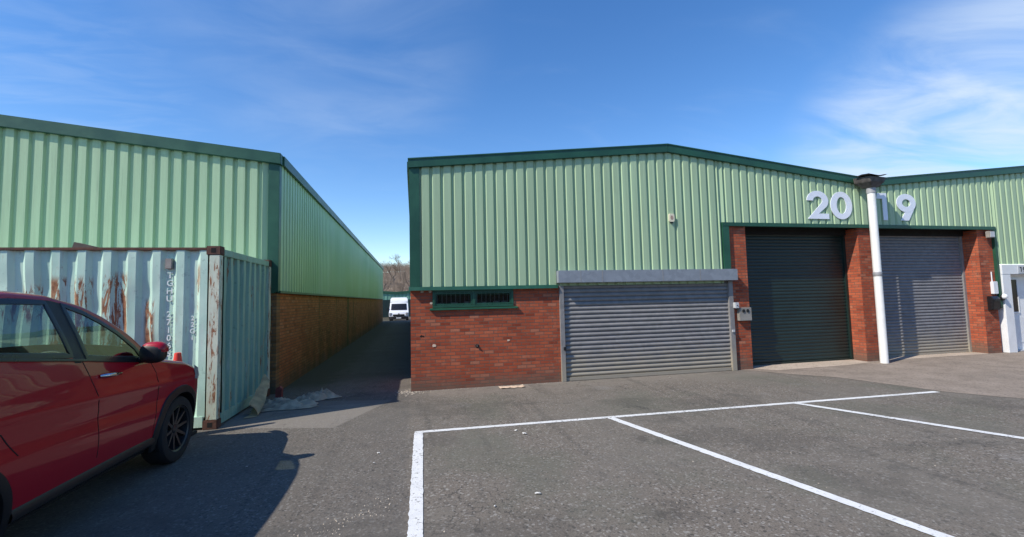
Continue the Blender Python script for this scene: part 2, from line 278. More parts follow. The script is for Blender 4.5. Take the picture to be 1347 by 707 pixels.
M = dict(
    asphalt=asphalt(),
    apron=worn_concrete('apron_surface', (0.23, 0.19, 0.155), (0.32, 0.265, 0.22), (0.17, 0.145, 0.12)),
    slab=worn_concrete('slab_surface', (0.42, 0.345, 0.275), (0.52, 0.43, 0.35), (0.33, 0.27, 0.21)),
    brick_red=brick('red_brick', 'x', (0.33, 0.066, 0.033), (0.52, 0.128, 0.058), (0.40, 0.27, 0.18), (0.155, 0.092, 0.068)),
    brick_red_side=brick('red_brick_side', 'y', (0.33, 0.066, 0.033), (0.52, 0.128, 0.058), (0.40, 0.27, 0.18), (0.155, 0.092, 0.068)),
    brick_buff=brick('brown_brick', 'x', (0.22, 0.11, 0.045), (0.36, 0.19, 0.075), (0.40, 0.30, 0.18), (0.13, 0.10, 0.07), 0.5),
    brick_buff_side=brick('brown_brick_side', 'y', (0.36, 0.125, 0.045), (0.56, 0.205, 0.078), (0.36, 0.24, 0.14), (0.15, 0.10, 0.065), 0.5),
    clad=cladding_mat('pale_green_cladding', (0.39, 0.52, 0.325)),
    clad_side=cladding_mat('weathered_green_cladding', (0.40, 0.57, 0.37), 'y', 0.4),
    trim=plain('dark_green_steel', (0.016, 0.078, 0.044), 0.42, 0, 0.18, 2.5, 0.03),
    roof=plain('roof_sheet', (0.16, 0.18, 0.17), 0.7, 0, 0.2, 1.0),
    galv=galv('galvanised_steel'), galv_box=galv('galvanised_box', (0.26, 0.285, 0.32), 0.42, (0.34, 0.38, 0.42)),
    shutter_green=plain('dark_green_shutter', (0.010, 0.024, 0.021), 0.45, 0, 0.2, 1.6),
    shutter_grey=galv('grey_shutter', (0.205, 0.205, 0.215), 0.7),
    white=plain('white_upvc', (0.74, 0.75, 0.76), 0.35, 0, 0.05, 3),
    sign_white=plain('white_sign', (0.80, 0.83, 0.90), 0.4, 0, 0.03, 3),
    pipe=plain('white_pipe', (0.78, 0.77, 0.74), 0.38, 0, 0.07, 3),
    pipe_grey=plain('grey_pipe', (0.30, 0.30, 0.31), 0.5, 0, 0.1, 4),
    lead=plain('weathered_lead', (0.085, 0.075, 0.07), 0.75, 0, 0.45, 7, 0.3),
    black=plain('black_plastic', (0.012, 0.012, 0.013), 0.5, 0, 0.15, 9),
    satin=plain('satin_black', (0.012, 0.012, 0.014), 0.30, 0, 0.1, 9),
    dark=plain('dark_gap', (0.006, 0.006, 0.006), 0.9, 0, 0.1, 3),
    grey=plain('grey_enamel', (0.27, 0.25, 0.22), 0.6, 0, 0.15, 5),
    pale_grey=plain('pale_grey_plastic', (0.50, 0.51, 0.52), 0.5, 0, 0.1, 5),
    cream=plain('cream_enamel', (0.72, 0.66, 0.48), 0.5, 0, 0.1, 12), pinkish=plain('faded_pink_print', (0.42, 0.28, 0.22), 0.6, 0, 0.2, 12),
    paint_white=None,
    cont=rust_paint('container_paint', (0.47, 0.72, 0.60), 0.1, ((-1.95, -1.45, .8, 2.05, .35), (-1.38, -1.05, .7, 2.10, .55), (-.92, -.74, .7, 1.75, .6), (-2.5, -2.0, 1.4, 1.95, .1), (-.30, -.22, 1.5, 2.2, .6))),
    cont_post=rust_paint('container_post_paint', (0.56, 0.68, 0.54), 0.85, (), 0, 1.8),
    cont_rust=plain('rusted_steel', (0.10, 0.045, 0.03), 0.85, 0, 0.4, 14, 0.4),
    cont_shade=rust_paint('container_shade_paint', (0.23, 0.42, 0.34), 0.3),  # container paint again, darkened in colour for the shaded end
    wood=plain('weathered_wood', (0.085, 0.065, 0.055), 0.85, 0, 0.3, 9, 0.3),
    cloth=plain('dirty_sheet', (0.34, 0.285, 0.21), 0.85, 0, 0.3, 7, 0.3),
    dull_red=plain('dull_red', (0.22, 0.05, 0.045), 0.8, 0, 0.3, 9), grit=plain('grit', (0.36, 0.31, 0.25), 0.9, 0, 0.3, 30),
    dim_interior=plain('dim_interior', (0.11, 0.15, 0.125), 0.9, 0, 0.5, 18),
    tan=plain('tan_carpet', (0.42, 0.31, 0.17), 0.95, 0, 0.25, 9, 0.4),
    litter=plain('litter_plastic', (0.66, 0.64, 0.60), 0.6, 0, 0.15, 20),
    card=plain('pale_board', (0.60, 0.46, 0.34), 0.85, 0, 0.2, 9, 0.2),
    orange=plain('cone_orange', (0.70, 0.055, 0.03), 0.45, 0, 0.1, 6),
    rubber=plain('tyre_rubber', (0.016, 0.016, 0.017), 0.8, 0, 0.2, 12, 0.1),
    rim=plain('dark_alloy', (0.05, 0.05, 0.052), 0.35, 0.5, 0.1, 9),
    chrome=plain('chrome', (0.62, 0.62, 0.64), 0.12, 1.0, 0.05, 9),
    trimcloth=plain('cabin_trim', (0.03, 0.03, 0.032), 0.8, 0, 0.1, 9),
    lamp_red=plain('red_lens', (0.30, 0.01, 0.01), 0.12, 0, 0.1, 9), lamp_clear=plain('clear_lens', (0.45, 0.46, 0.48), 0.08, 0.3, 0.1, 9),
    van=plain('white_van_paint', (0.78, 0.79, 0.80), 0.3, 0, 0.03, 2, 0, 0.5, 0.4),
    bark=plain('grey_brown_bark', (0.20, 0.155, 0.12), 0.9, 0, 0.25, 3),
    far_green=plain('far_green_sheet', (0.16, 0.33, 0.25), 0.6, 0, 0.12, 1),
)
def line_paint():
    t = NT('road_paint'); f = t.noise(28, 6, 0.75); g = t.noise(3, 5, 0.7); h = t.noise(120, 2, 0.7)
    c = t.mix(t.ramp(g, 0.35, 0.75), (0.74, 0.74, 0.73), (0.62, 0.62, 0.61))
    c = t.mix(t.ramp(h, 0.58, 0.72, 0, 0.5), c, (0.40, 0.40, 0.39))
    c = t.mix(t.ramp(t.math('ADD', f, t.math('MULTIPLY', t.ramp(t.noise(0.8, 3), 0.4, 0.65), 0.07)), 0.585, 0.65, 0, 0.85), c, (0.17, 0.16, 0.145))
    t.set(Base_Color=c, Roughness=0.75); t.bump(t.math('ADD', t.noise(75, 3, 0.8), f), 0.5, 0.004); return t.m
M['paint_white'] = line_paint()
def car_paint():
    t = NT('red_car_paint'); n = t.noise(900, 1)
    t.set(Base_Color=t.mix(n, (0.34, 0.002, 0.012), (0.41, 0.003, 0.018)), Roughness=0.45, Metallic=0.0, Specular_IOR_Level=0.2, Coat_Weight=0.9, Coat_IOR=1.4, Coat_Roughness=0.03)
    return t.m
M['red'] = car_paint()
M['glass'] = glass_mat('car_glass', (0.52, 0.60, 0.56), 1.5)
M['pane'] = glass_mat('window_glass', (0.62, 0.66, 0.64), 1.2)
def scrub():
    t = NT('winter_scrub'); n = t.noise(0.35, 8, 0.75); n2 = t.noise(1.6, 6, 0.8, t.mapv(scale=(1, 1, 0.4)))
    c = t.mix(t.ramp(n, 0.35, 0.65), (0.20, 0.15, 0.11), (0.32, 0.25, 0.19)); c = t.mix(t.ramp(n2, 0.45, 0.7, 0, 0.6), c, (0.07, 0.075, 0.035))
    t.set(Base_Color=c, Roughness=0.95); t.bump(n2, 1.0, 0.5); return t.m
M['scrub'] = scrub()

# ------------------------------------------------------------------ mesh helpers
ORIG = {}
class MB:
    def __init__(s): s.v = []; s.f = []; s.mi = []; s.cur = 0
    def face(s, *idx): s.f.append(tuple(idx)); s.mi.append(s.cur)
    def add(s, pts):
        b = len(s.v); s.v.extend([Vector(p) for p in pts]); return list(range(b, b + len(pts)))
    def poly(s, pts): s.face(*s.add(pts)); return s
    def box(s, x0, y0, z0, x1, y1, z1):
        i = s.add([(x0, y0, z0), (x1, y0, z0), (x1, y1, z0), (x0, y1, z0), (x0, y0, z1), (x1, y0, z1), (x1, y1, z1), (x0, y1, z1)])
        for f in ((0, 3, 2, 1), (4, 5, 6, 7), (0, 1, 5, 4), (1, 2, 6, 5), (2, 3, 7, 6), (3, 0, 4, 7)): s.face(*[i[k] for k in f])
        return s
    def prism(s, pts, off):            # closed polygon extruded by off
        off = Vector(off); n = len(pts); a = s.add(pts); b = s.add([Vector(p) + off for p in pts])
        s.face(*reversed(a)); s.face(*b)
        for k in range(n): s.face(a[k], a[(k + 1) % n], b[(k + 1) % n], b[k])
        return s
    def tube(s, path, rad, n=12, cap=True):
        rings = []; path = [Vector(p) for p in path]
        for k, p in enumerate(path):
            d = (path[min(k + 1, len(path) - 1)] - path[max(k - 1, 0)]).normalized()
            u = d.orthogonal().normalized() if k == 0 else (rings_u - d * rings_u.dot(d)).normalized()
            rings_u = u; w = d.cross(u); r = rad[k] if isinstance(rad, (list, tuple)) else rad
            rings.append(s.add([p + (u * math.cos(2 * math.pi * j / n) + w * math.sin(2 * math.pi * j / n)) * r for j in range(n)]))
        for a, b in zip(rings, rings[1:]):
            for j in range(n): s.face(a[j], a[(j + 1) % n], b[(j + 1) % n], b[j])
        if cap: s.face(*reversed(rings[0])); s.face(*rings[-1])
        return s
    def lathe(s, prof, c, axis='x', n=32, close=False):    # prof: (along, radius)
        rings = []; c = Vector(c)
        for (a, r) in prof:
            pts = []
            for j in range(n):
                t = 2 * math.pi * j / n; x, y = r * math.cos(t), r * math.sin(t)
                pts.append(c + (Vector((a, x, y)) if axis == 'x' else Vector((x, a, y)) if axis == 'y' else Vector((x, y, a))))
            rings.append(s.add(pts))
        pr = list(zip(rings, rings[1:])) + ([(rings[-1], rings[0])] if close else [])
        for a, b in pr:
            for j in range(n): s.face(a[j], a[(j + 1) % n], b[(j + 1) % n], b[j])
        if not close: s.face(*reversed(rings[0])); s.face(*rings[-1])
        return s
    def grid(s, rows):
        ids = [s.add(r) for r in rows]
        for a, b in zip(ids, ids[1:]):
            for k in range(len(a) - 1): s.face(a[k], a[k + 1], b[k + 1], b[k])
        return s
def obj(name, mb, mat, parent=None, bevel=0.0, smooth=None, fix=True, origin=None):
    me = bpy.data.meshes.new(name)
    root = parent
    while root is not None and root.parent is not None: root = root.parent
    o0 = ORIG[root.name] if root is not None else Vector(origin or (0, 0, 0))
    me.from_pydata([v - o0 for v in mb.v], [], mb.f)
    mats = mat if isinstance(mat, (list, tuple)) else [mat]
    for q in mats: me.materials.append(M[q] if isinstance(q, str) else q)
    me.polygons.foreach_set('material_index', mb.mi)
    bm = bmesh.new(); bm.from_mesh(me)
    if fix: bmesh.ops.recalc_face_normals(bm, faces=bm.faces)
    if bevel: bmesh.ops.bevel(bm, geom=[e for e in bm.edges if len(e.link_faces) == 2 and e.calc_face_angle(0) > 0.5], offset=bevel, segments=2, affect='EDGES', clamp_overlap=True)
    bm.to_mesh(me); bm.free()
    if smooth: 
        me.shade_smooth(); me.set_sharp_from_angle(angle=R(smooth))
    o = bpy.data.objects.new(name, me); C.objects.link(o)
    if parent is not None: o.parent = parent
    else: o.location = o0; ORIG[o.name] = Vector(o0)
    return o
def tag(o, label=None, cat=None, group=None, kind=None):
    if label: o['label'] = label
    if cat: o['category'] = cat
    if group: o['group'] = group
    if kind: o['kind'] = kind
    return o
def thing(name, label, cat, loc, group=None):
    o = bpy.data.objects.new(name, None); C.objects.link(o); o.location = loc; o.empty_display_size = 0.2
    ORIG[o.name] = Vector(loc); return tag(o, label, cat, group)
def single(name, mb, mat, label, cat, loc, group=None, **k):
    return tag(obj(name, mb, mat, None, origin=loc, **k), label, cat, group)
def copy_tree(o, parent=None):
    c = o.copy(); C.objects.link(c); c.parent = parent
    for ch in list(o.children): copy_tree(ch, c)
    return c

# ------------------------------------------------------------------ ground
F = 8.276                                       # front plane of the right-hand units
def gz(y): 
    t = min(1, max(0, (y - 39) / 9)); return -0.56 * t * t * (3 - 2 * t)
mb = MB(); ys = [-60, -20, 0, 4, 8, 12, 20, 30, 39] + [39 + k for k in range(1, 10)] + [52, 60, 80, 120, 400]
xs = [-400, -100, -20, -6, -3, 0, 3, 6, 12, 30, 100, 400]
mb.grid([[(x, y, gz(y)) for x in xs] for y in ys])
tag(obj('ground', mb, 'asphalt', fix=False), kind='structure')
mb = MB().poly([(6.7, F + .01, .004), (6.86, 8.1, .004), (7.25, 7.5, .004), (7.72, 6.95, .004), (7.9, 6.2, .004), (8.08, 5.5, .004), (8.35, 5.05, .004), (8.75, 4.6, .004), (10.5, 3.6, .004), (14, 2.9, .004), (60, 1.0, .004), (60, F + .01, .004)])
tag(obj('apron', mb, 'apron', fix=False), kind='structure')
mb = MB().poly([(7.0, F + .40, .008), (7.02, F - .02, .008), (7.35, F - .32, .008), (9.2, F - .26, .008), (9.98, F - .1, .008), (10.02, F + .40, .008)])
mb.poly([(10.65, F + .40, .008), (10.65, F - .02, .008), (13.7, F - .02, .008), (13.7, F + .40, .008)])
tag(obj('threshold', mb, 'slab', fix=False), kind='structure')

def stripe(name, a, b, w0, w1, z=.004):
    a = Vector((*a, 0)); b = Vector((*b, 0)); d = (b - a); L = d.length; d.normalize(); n = Vector((-d.y, d.x, 0)); k = int(L / .03) + 2
    rows = []
    for i in range(k):
        t = i / (k - 1); w = (w0 + (w1 - w0) * t) / 2; c = a + d * L * t
        j1 = (noise.noise(Vector((a.x * 3 + t * L * 14, 0, 1))) + .6 * noise.noise(Vector((t * L * 40, 3, 1)))) * .009; j2 = (noise.noise(Vector((a.x * 3 + t * L * 9, 5, 1)))) * .006
        rows.append([c - n * (w + j1) + Vector((0, 0, z)), c + n * (w + j2) + Vector((0, 0, z))])
    tag(obj(name, MB().grid(rows), 'paint_white', fix=True), kind='structure')
stripe('bay_line', (0.0, 5.72), (7.98, 5.52), .085, .085)
stripe('bay_line', (0.045, 5.67), (-0.03, 1.8), .105, .105, .007)
stripe('bay_line', (2.52, 5.655), (3.72, 0.75), .10, .10, .007)
stripe('bay_line', (5.36, 5.59), (7.35, 1.3), .10, .10, .007)

# ------------------------------------------------------------------ profiled cladding
def profile(L, pitch=.2, flat=.126, slope=.021, depth=.036, start=0.0):
    """points (along, out) of a trapezoidal sheet; out = depth on the raised flats"""
    pts = [(0.0, 0.0)]; a = start
    while a < L:
        for q, o in ((a, 0), (a + slope, depth), (a + slope + flat, depth), (a + 2 * slope + flat, 0)):
            if 0 < q < L: pts.append((q, o))
        a += pitch
    pts.append((L, 0.0)); return pts
def clad_front(x0, x1, y, zb, ztop, start=0.02, cut=None):
    """sheet facing -Y; zb/ztop are functions of x"""
    mb = MB(); pr = profile(x1 - x0, start=start)
    extra = sorted(set([p for p, _ in pr]))
    rows = []
    for a, o in pr: rows.append([Vector((x0 + a, y - o, zb(x0 + a))), Vector((x0 + a, y - o, ztop(x0 + a)))])
    mb.grid(rows); return mb
SL = 0.1052
def gable(x, x0, half, z0, sl=SL):
    t = (x - x0) % (2 * half); return z0 + sl * (half - abs(t - half))

# ------------------------------------------------------------------ right-hand building: units 20 and 19
XL = -0.056; HALF = 5.249; ZE = 4.184; XR = XL + 4 * HALF; DEEP = 29.0
B = thing('industrial_unit', 'red brick and pale green clad industrial building with two tall roller doors', 'building', (XL, F, 0))
def topz(x): return gable(x, XL, HALF, ZE)
ZB = 1.835
def zbot(x):
    return ZB if x < 6.60 else (3.10 if x < 14.16 else (2.17 if x < 20 else ZB))
# cladding in four sheets so every edge is clean
mb = MB()
for (x0, x1, zb_) in ((XL + .17, 6.42, ZB), (6.42, 14.26, 3.13), (14.26, XR - .1, 2.19)):
    pts = profile(x1 - x0, start=(0.03 - ((x0 - XL - .17) % .2)) % .2 - .2)
    rows = []
    for a, o in pts:
        x = x0 + a; rows.append([Vector((x, F - o, zb_)), Vector((x, F - o, topz(x) - .02))])
    mb.grid(rows)
obj('cladding', mb, 'clad', B, fix=False)
# side wall of cladding towards the alley, back wall and roof
mb = MB(); pts = profile(DEEP)
mb.grid([[Vector((XL + .03 - o, F + .1 + a, ZB)), Vector((XL + .03 - o, F + .1 + a, ZE - .05))] for a, o in pts])
obj('side_cladding', mb, 'clad_side', B, fix=False)
mb = MB(); rows = []
for y in (F + .03, F + DEEP): rows.append([Vector((XL + k * HALF, y, ZE - .03 + (SL * HALF if k % 2 else 0))) for k in range(5)])
mb.grid(rows); obj('roof', mb, 'roof', B, fix=False)
mb = MB().prism([(XL + .05, F + DEEP - .2, 0), (XR, F + DEEP - .2, 0)] + [(XL + .05 + k * (HALF - .01), F + DEEP - .2, ZE - .05 + (SL * HALF if k % 2 else 0)) for k in (4, 3, 2, 1, 0)], (0, .17, 0)); obj('rear_wall', mb, 'brick_red', B)
# gable fascia
mb = MB(); xs_ = [XL - .03] + [XL + k * HALF for k in range(1, 5)]
for k in range(4):
    a, b = xs_[k], xs_[k + 1]; za, zc = topz(a + .0001) if k else ZE, topz(b - .0001)
    mb.prism([(a, F - .085, za - .155), (b, F - .085, zc - .155), (b, F - .085, zc + .012), (a, F - .085, za + .012)], (0, .16, 0))
obj('gable_fascia', mb, 'trim', B, bevel=.006)
mb = MB()
for k in range(4):
    a, b = xs_[k], xs_[k + 1]; za, zc = (topz(a + .0001) if k else ZE), topz(b - .0001)
    mb.prism([(a, F - .098, za + .0), (b, F - .098, zc + .0), (b, F - .098, zc + .022), (a, F - .098, za + .022)], (0, .2, 0))
obj('fascia_capping', mb, 'trim', B)
# eaves trim along the alley
obj('eaves_trim', MB().box(XL - .045, F + .08, ZE - .16, XL + .06, F + DEEP, ZE + .005), 'trim', B)
# corner trim
mb = MB().box(XL - .008, F - .045, ZB - .01, XL + .175, F + .10, ZE - .14)
obj('corner_trim', mb, 'trim', B, bevel=.004)
# base flashing over the brickwork, opening trims
obj('base_flashing', MB().prism([(XL - .03, F - .075, ZB - .045), (XL - .03, F + .03, ZB - .03), (XL - .03, F + .03, ZB + .03), (XL - .03, F - .05, ZB + .02)], (2.80, 0, 0)), 'trim', B)
obj('opening_trim', MB().box(6.425, F - .05, 3.05, 14.25, F + .02, 3.13), 'trim', B, bevel=.003)
obj('opening_trim', MB().box(6.425, F - .045, 2.12, 6.585, F + .02, 3.048), 'trim', B, bevel=.003)
obj('opening_trim', MB().box(14.17, F - .045, 1.10, 14.25, F + .02, 3.048), 'trim', B, bevel=.003)
# brickwork, front (with the window opening left open)
WX0, WX1, WZ0, WZ1 = 0.335, 1.845, 1.47, 1.79
mb = MB(); y0, y1 = F + .012, F + .24
for a in ((XL, 0, WX0, ZB - .02), (WX0, 0, WX1, WZ0), (WX1, 0, 2.86, ZB - .02)):
    mb.box(a[0], y0, a[1], a[2], y1, a[3])
BW = obj('brick_wall', mb, 'brick_red', B)
obj('side_brick_wall', MB().box(XL, F + .241, 0, XL + .22, F + DEEP - .2, ZB - .02), 'brick_red_side', B)
# broken brick corners, holes, blobs on the wall
mb = MB()
for (x, z, r) in ((.354, .793, .028), (1.733, .83, .020), (.15, 1.77, .02), (.30, 1.775, .02), (.31, 1.56, .022)):
    k = 9; pts = [(x + r * (1 + .3 * rnd.uniform(-1, 1)) * math.cos(6.283 * j / k) * 1.5, F + .006, z + r * (1 + .3 * rnd.uniform(-1, 1)) * math.sin(6.283 * j / k)) for j in range(k)]
    obj('mortar_patch', MB().prism(pts, (0, .02, 0)), 'card', BW)
mb = MB()
for (x, z, r) in ((1.143, .743, .036), (.13, .97, .02), (.165, .965, .018)):
    k = 9; pts = [(x + r * (1 + .3 * rnd.uniform(-1, 1)) * math.cos(6.283 * j / k), F + .009, z + r * (1 + .3 * rnd.uniform(-1, 1)) * math.sin(6.283 * j / k)) for j in range(k)]
    obj('wall_hole', MB().prism(pts, (0, .02, 0)), 'dark', BW)
obj('vent_spout', MB().tube([(1.143, F + .02, .755), (1.145, F - .004, .748), (1.148, F - .012, .735)], [.022, .022, .018], 10), 'black', BW, smooth=40)
# window
W = obj('window', MB().box(WX0 + .01, F + .16, WZ0, WX1 - .01, F + .17, WZ1), 'dim_interior', B)
mb = MB(); t = .045; ym = F + .045
mb.box(WX0, F - .01, WZ1 - t, WX1, ym, WZ1); mb.box(WX0, F - .01, WZ0, WX1, ym, WZ0 + t)
xm = (WX0 + WX1) / 2
for a, b in ((WX0, WX0 + t), (xm - .028, xm + .028), (WX1 - t, WX1)): mb.box(a, F - .0105, WZ0 + t, b, ym, WZ1 - t)
for a, b in ((WX0 + t, xm - .028), (xm + .028, WX1 - t)):       # opening sashes
    s_ = .028; z0, z1 = WZ0 + t, WZ1 - t
    for bx in ((a + .003, z0 + .003, b - .003, z0 + s_), (a + .003, z1 - s_, b - .003, z1 - .003), (a + .003, z0 + s_, a + s_, z1 - s_), (b - s_, z0 + s_, b - .003, z1 - s_)):
        mb.box(bx[0], F + .002, bx[1], bx[2], ym - .008, bx[3])
obj('frame', mb, 'trim', W, bevel=.003)
for a, b in ((WX0 + t, xm - .028), (xm + .028, WX1 - t)):
    obj('pane', MB().box(a + .02, F + .022, WZ0 + t + .01, b - .02, F + .026, WZ1 - t - .01), 'pane', W)
    for k in range(8):
        x = a + .05 + (b - a - .10) * k / 7
        obj('security_bar', MB().tube([(x, F + .09, WZ0), (x, F + .09, WZ1)], .007, 8), 'pale_grey', W, smooth=60)
    # things piled on the inner sill
    mbs = MB(); x = a + .04
    while x < b - .12:
        w = rnd.uniform(.04, .12); h = rnd.uniform(.02, .07); mbs.box(x, F + .10, WZ0, x + w, F + .15, WZ0 + t + h); x += w + rnd.uniform(.005, .05)
    obj('stored_goods', mbs, 'litter', W)
obj('sill', MB().prism([(WX0 - .05, F - .035, WZ0 - .045), (WX0 - .05, F + .01, WZ0 - .045), (WX0 - .05, F + .01, WZ0 - .002), (WX0 - .05, F - .035, WZ0 - .022)], (WX1 - WX0 + .13, 0, 0)), 'trim', W, bevel=.003)

# galvanised roller shutter
def slats(x0, x1, y, z0, z1, pitch, depth, sag=0.0, seed=0, n=7):
    mb = MB(); k = int((z1 - z0) / pitch) + 1; rows = []; xs = [x0 + (x1 - x0) * i / 12 for i in range(13)]
    prof = [(0, 0), (.08, .35), (.22, .8), (.42, 1.0), (.62, .85), (.80, .45), (.92, .1), (.99, -.25)]
    for j in range(k):
        jit = rnd.uniform(-.0015, .0015)
        for (t, d) in prof:
            z = z0 + (j + t) * pitch
            if z > z1: break
            rows.append([Vector((x, y - d * depth - jit - sag * math.sin(math.pi * i / 12) * math.sin(math.pi * (z - z0) / (z1 - z0)), z + .003 * noise.noise(Vector((x * .7, seed, j * .3))))) for i, x in enumerate(xs)])
    mb.grid(rows); return mb
SH = obj('roller_shutter', slats(2.84, 6.50, F + .035, .075, 1.90, .085, .028, .012, 3), 'galv', B, smooth=50)
obj('bottom_rail', MB().box(2.845, F - .005, .006, 6.495, F + .04, .072), 'galv', SH, bevel=.004)
obj('guide_rail', MB().box(2.755, F - .035, 0, 2.842, F + .06, 1.885), 'galv', SH, bevel=.005)
obj('guide_rail', MB().box(6.498, F - .035, 0, 6.605, F + .06, 1.885), 'galv', SH, bevel=.005)
obj('shutter_box', MB().box(2.70, F - .16, 1.887, 6.64, F + .0, 2.125), 'galv_box', SH, bevel=.006)
mb = MB()
for x in (3.15, 3.60, 4.90, 5.75): obj('box_seam', MB().box(x, F - .1625, 1.892, x + .008, F - .159, 2.12), 'grey', SH)
obj('shutter_lock', MB().box(2.80, F - .06, .60, 2.85, F - .030, .66), 'black', SH, bevel=.004)
obj('shutter_lock', MB().box(6.52, F - .06, .80, 6.58, F - .030, .85), 'pale_grey', SH, bevel=.004)

# piers and tall doors
REC = .36
PZ = 3.052
for (a, b) in ((6.606, 7.02), (10.03, 10.62), (13.70, 14.165)):
    mb = MB(); mb.box(a, F + .012, 0, b, F + .58, PZ)
    me = obj('brick_pier', mb, ['brick_red', 'brick_red_side'], B)
    for p in me.data.polygons:
        if abs(p.normal.x) > .5: p.material_index = 1
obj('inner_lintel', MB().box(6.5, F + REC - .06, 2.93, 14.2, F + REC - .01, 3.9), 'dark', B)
D = obj('roller_door', slats(7.07, 9.98, F + REC + .02, .05, 2.95, .075, .010, .0, 5), 'shutter_green', B, smooth=50); D['label'] = 'dark green roller door'
obj('bottom_rail', MB().box(7.07, F + REC - .01, .010, 9.98, F + REC + .03, .052), 'shutter_green', D)
for a, b in ((7.021, 7.075), (9.975, 10.029)): obj('guide_rail', MB().box(a, F + REC - .03, 0, b, F + REC + .06, 2.93), 'shutter_green', D)
D2 = obj('roller_door', slats(10.68, 13.64, F + REC + .02, .05, 2.95, .075, .020, .01, 9), 'shutter_grey', B, smooth=50); D2['label'] = 'grey galvanised roller door'
obj('bottom_rail', MB().box(10.68, F + REC - .01, .010, 13.64, F + REC + .03, .052), 'shutter_grey', D2)
for a, b in ((10.621, 10.685), (13.635, 13.699)): obj('guide_rail', MB().box(a, F + REC - .03, 0, b, F + REC + .06, 2.93), 'galv', D2)
# entrance door of unit 19, white frame
obj('brick_wall', MB().box(16.2, F + .012, 0, XR - .1, F + .24, 2.16), 'brick_red', B)
E_ = obj('entrance_door', MB().box(14.66, F + .16, .03, 15.95, F + .20, 2.0), 'white', B, bevel=.004); E_['label'] = 'white panelled entrance door'
obj('door_surround', MB().box(14.27, F - .07, 0, 14.55, F + .25, 1.93).box(14.27, F - .075, 1.932, 16.3, F + .25, 2.17).box(15.99, F - .07, 0, 16.3, F + .25, 1.93), 'white', B, bevel=.006)
obj('door_frame', MB().box(14.552, F + .10, 0, 14.66, F + .24, 1.93).box(14.662, F + .10, 1.88, 15.988, F + .24, 1.93), 'white', E_, bevel=.004)
obj('glazed_panel', MB().box(14.78, F + .145, .98, 15.10, F + .158, 1.80), 'satin', E_)
mb = MB()
for a, b, c, d in ((14.75, .95, 15.13, .98), (14.75, 1.80, 15.13, 1.83)): mb.box(a, F + .135, b, c, F + .1595, d)
mb.box(14.75, F + .1355, .98, 14.78, F + .1595, 1.80).box(15.10, F + .1355, .98, 15.13, F + .1595, 1.80)
obj('glazing_bead', mb, 'white', E_)
obj('kick_panel', MB().box(14.80, F + .15, .2, 15.85, F + .1595, .85), 'white', E_, bevel=.004)
obj('threshold_strip', MB().box(14.662, F + .05, .0, 15.988, F + .24, .028), 'pale_grey', E_)

def digit_mb(ch, x, z, w, h, y, th=.012, st=None):
    """bold extended numeral facing -Y, lower-left corner (x, z); drawn 0.70 h wide, stretched to w"""
    mb = MB(); W = .70 * h; k = w / W; st = (st or .20 * h)
    def V(p, dy=0.0): return (x + p[0] * k, y + dy, z + p[1])
    def arc(cx, cy, rx, ry, a0, a1, n): return [(cx + rx * math.cos(R(a0 + (a1 - a0) * i / n)), cy + ry * math.sin(R(a0 + (a1 - a0) * i / n))) for i in range(n + 1)]
    def ring(cx, cy, rx, ry, s_):
        n = 36; o = [V((cx + rx * math.cos(6.28319 * i / n), cy + ry * math.sin(6.28319 * i / n))) for i in range(n)]; q = [V((cx + (rx - s_) * math.cos(6.28319 * i / n), cy + (ry - s_) * math.sin(6.28319 * i / n))) for i in range(n)]
        of, qf = mb.add(o), mb.add(q); ob, qb = mb.add([Vector(p) + Vector((0, th, 0)) for p in o]), mb.add([Vector(p) + Vector((0, th, 0)) for p in q])
        for i in range(n):
            j = (i + 1) % n; mb.face(of[i], of[j], qf[j], qf[i]); mb.face(ob[j], ob[i], qb[i], qb[j]); mb.face(of[j], of[i], ob[i], ob[j]); mb.face(qf[i], qf[j], qb[j], qb[i])
    if ch == '0': ring(W / 2, h / 2, W / 2, h / 2, st * .98)
    elif ch == '1': mb.prism([V(p) for p in ((W * .42, 0), (W * .42 + st, 0), (W * .42 + st, h), (W * .10, h), (W * .02, h * .79), (W * .42, h * .79))], (0, th, 0))
    elif ch == '2':
        r = W / 2; c = (r, h - r)
        o = arc(*c, r, r, 180, -38, 22); q = arc(*c, r - st, r - st, -30, 180, 16)
        mb.prism([V(p) for p in o + [(W * .52, st * .95), (W, st * .95), (W, 0), (0, 0)] + q], (0, th, 0))
    elif ch == '9':
        r = W / 2; c = (r, h - r * .98); ring(*c, r, r * .98, st)
        mb.prism([V(p, .002) for p in ((W * .995, c[1] - .02 * h), (W * .97, c[1] - .12 * h), (W * .58, 0), (W * .16, 0), (W * .46, c[1] - r * .82), (W * .80, c[1] - .14 * h))], (0, th - .002, 0))
    return mb
yn = F - .052
def number_sign(label, chars):
    t = thing('unit_number', label, 'number sign', (chars[0][1], yn, 3.24), 'unit numbers above the doors')
    for ch, x, w in chars:
        obj('numeral', digit_mb(ch, x, 3.24, w, .64, yn), 'sign_white', t)
        for (u, v) in ((.5, .08), (.5, .93)): obj('fixing_stud', MB().tube([(x + u * w, yn + .0125, 3.24 + v * .64), (x + u * w, F - .01, 3.24 + v * .64)], .008, 6), 'pale_grey', t)
number_sign('large white numerals 20 over the dark green roller door', (('2', 8.62, .58), ('0', 9.26, .60)))
number_sign('large white numerals 19 over the grey roller door, partly shaded by the gutter outlet', (('1', 10.56, .44), ('9', 11.16, .58)))
P_ = thing('number_plate', 'small pale grey plate reading 19 above the white entrance door', 'number sign', (14.86, F - .078, 1.97))
obj('plate', MB().box(14.80, F - .085, 1.955, 15.12, F - .0755, 2.15), 'pale_grey', P_, bevel=.002)
obj('numeral', digit_mb('1', 14.86, 1.99, .08, .12, F - .089, .003), 'black', P_); obj('numeral', digit_mb('9', 14.96, 1.99, .10, .12, F - .089, .003), 'black', P_)

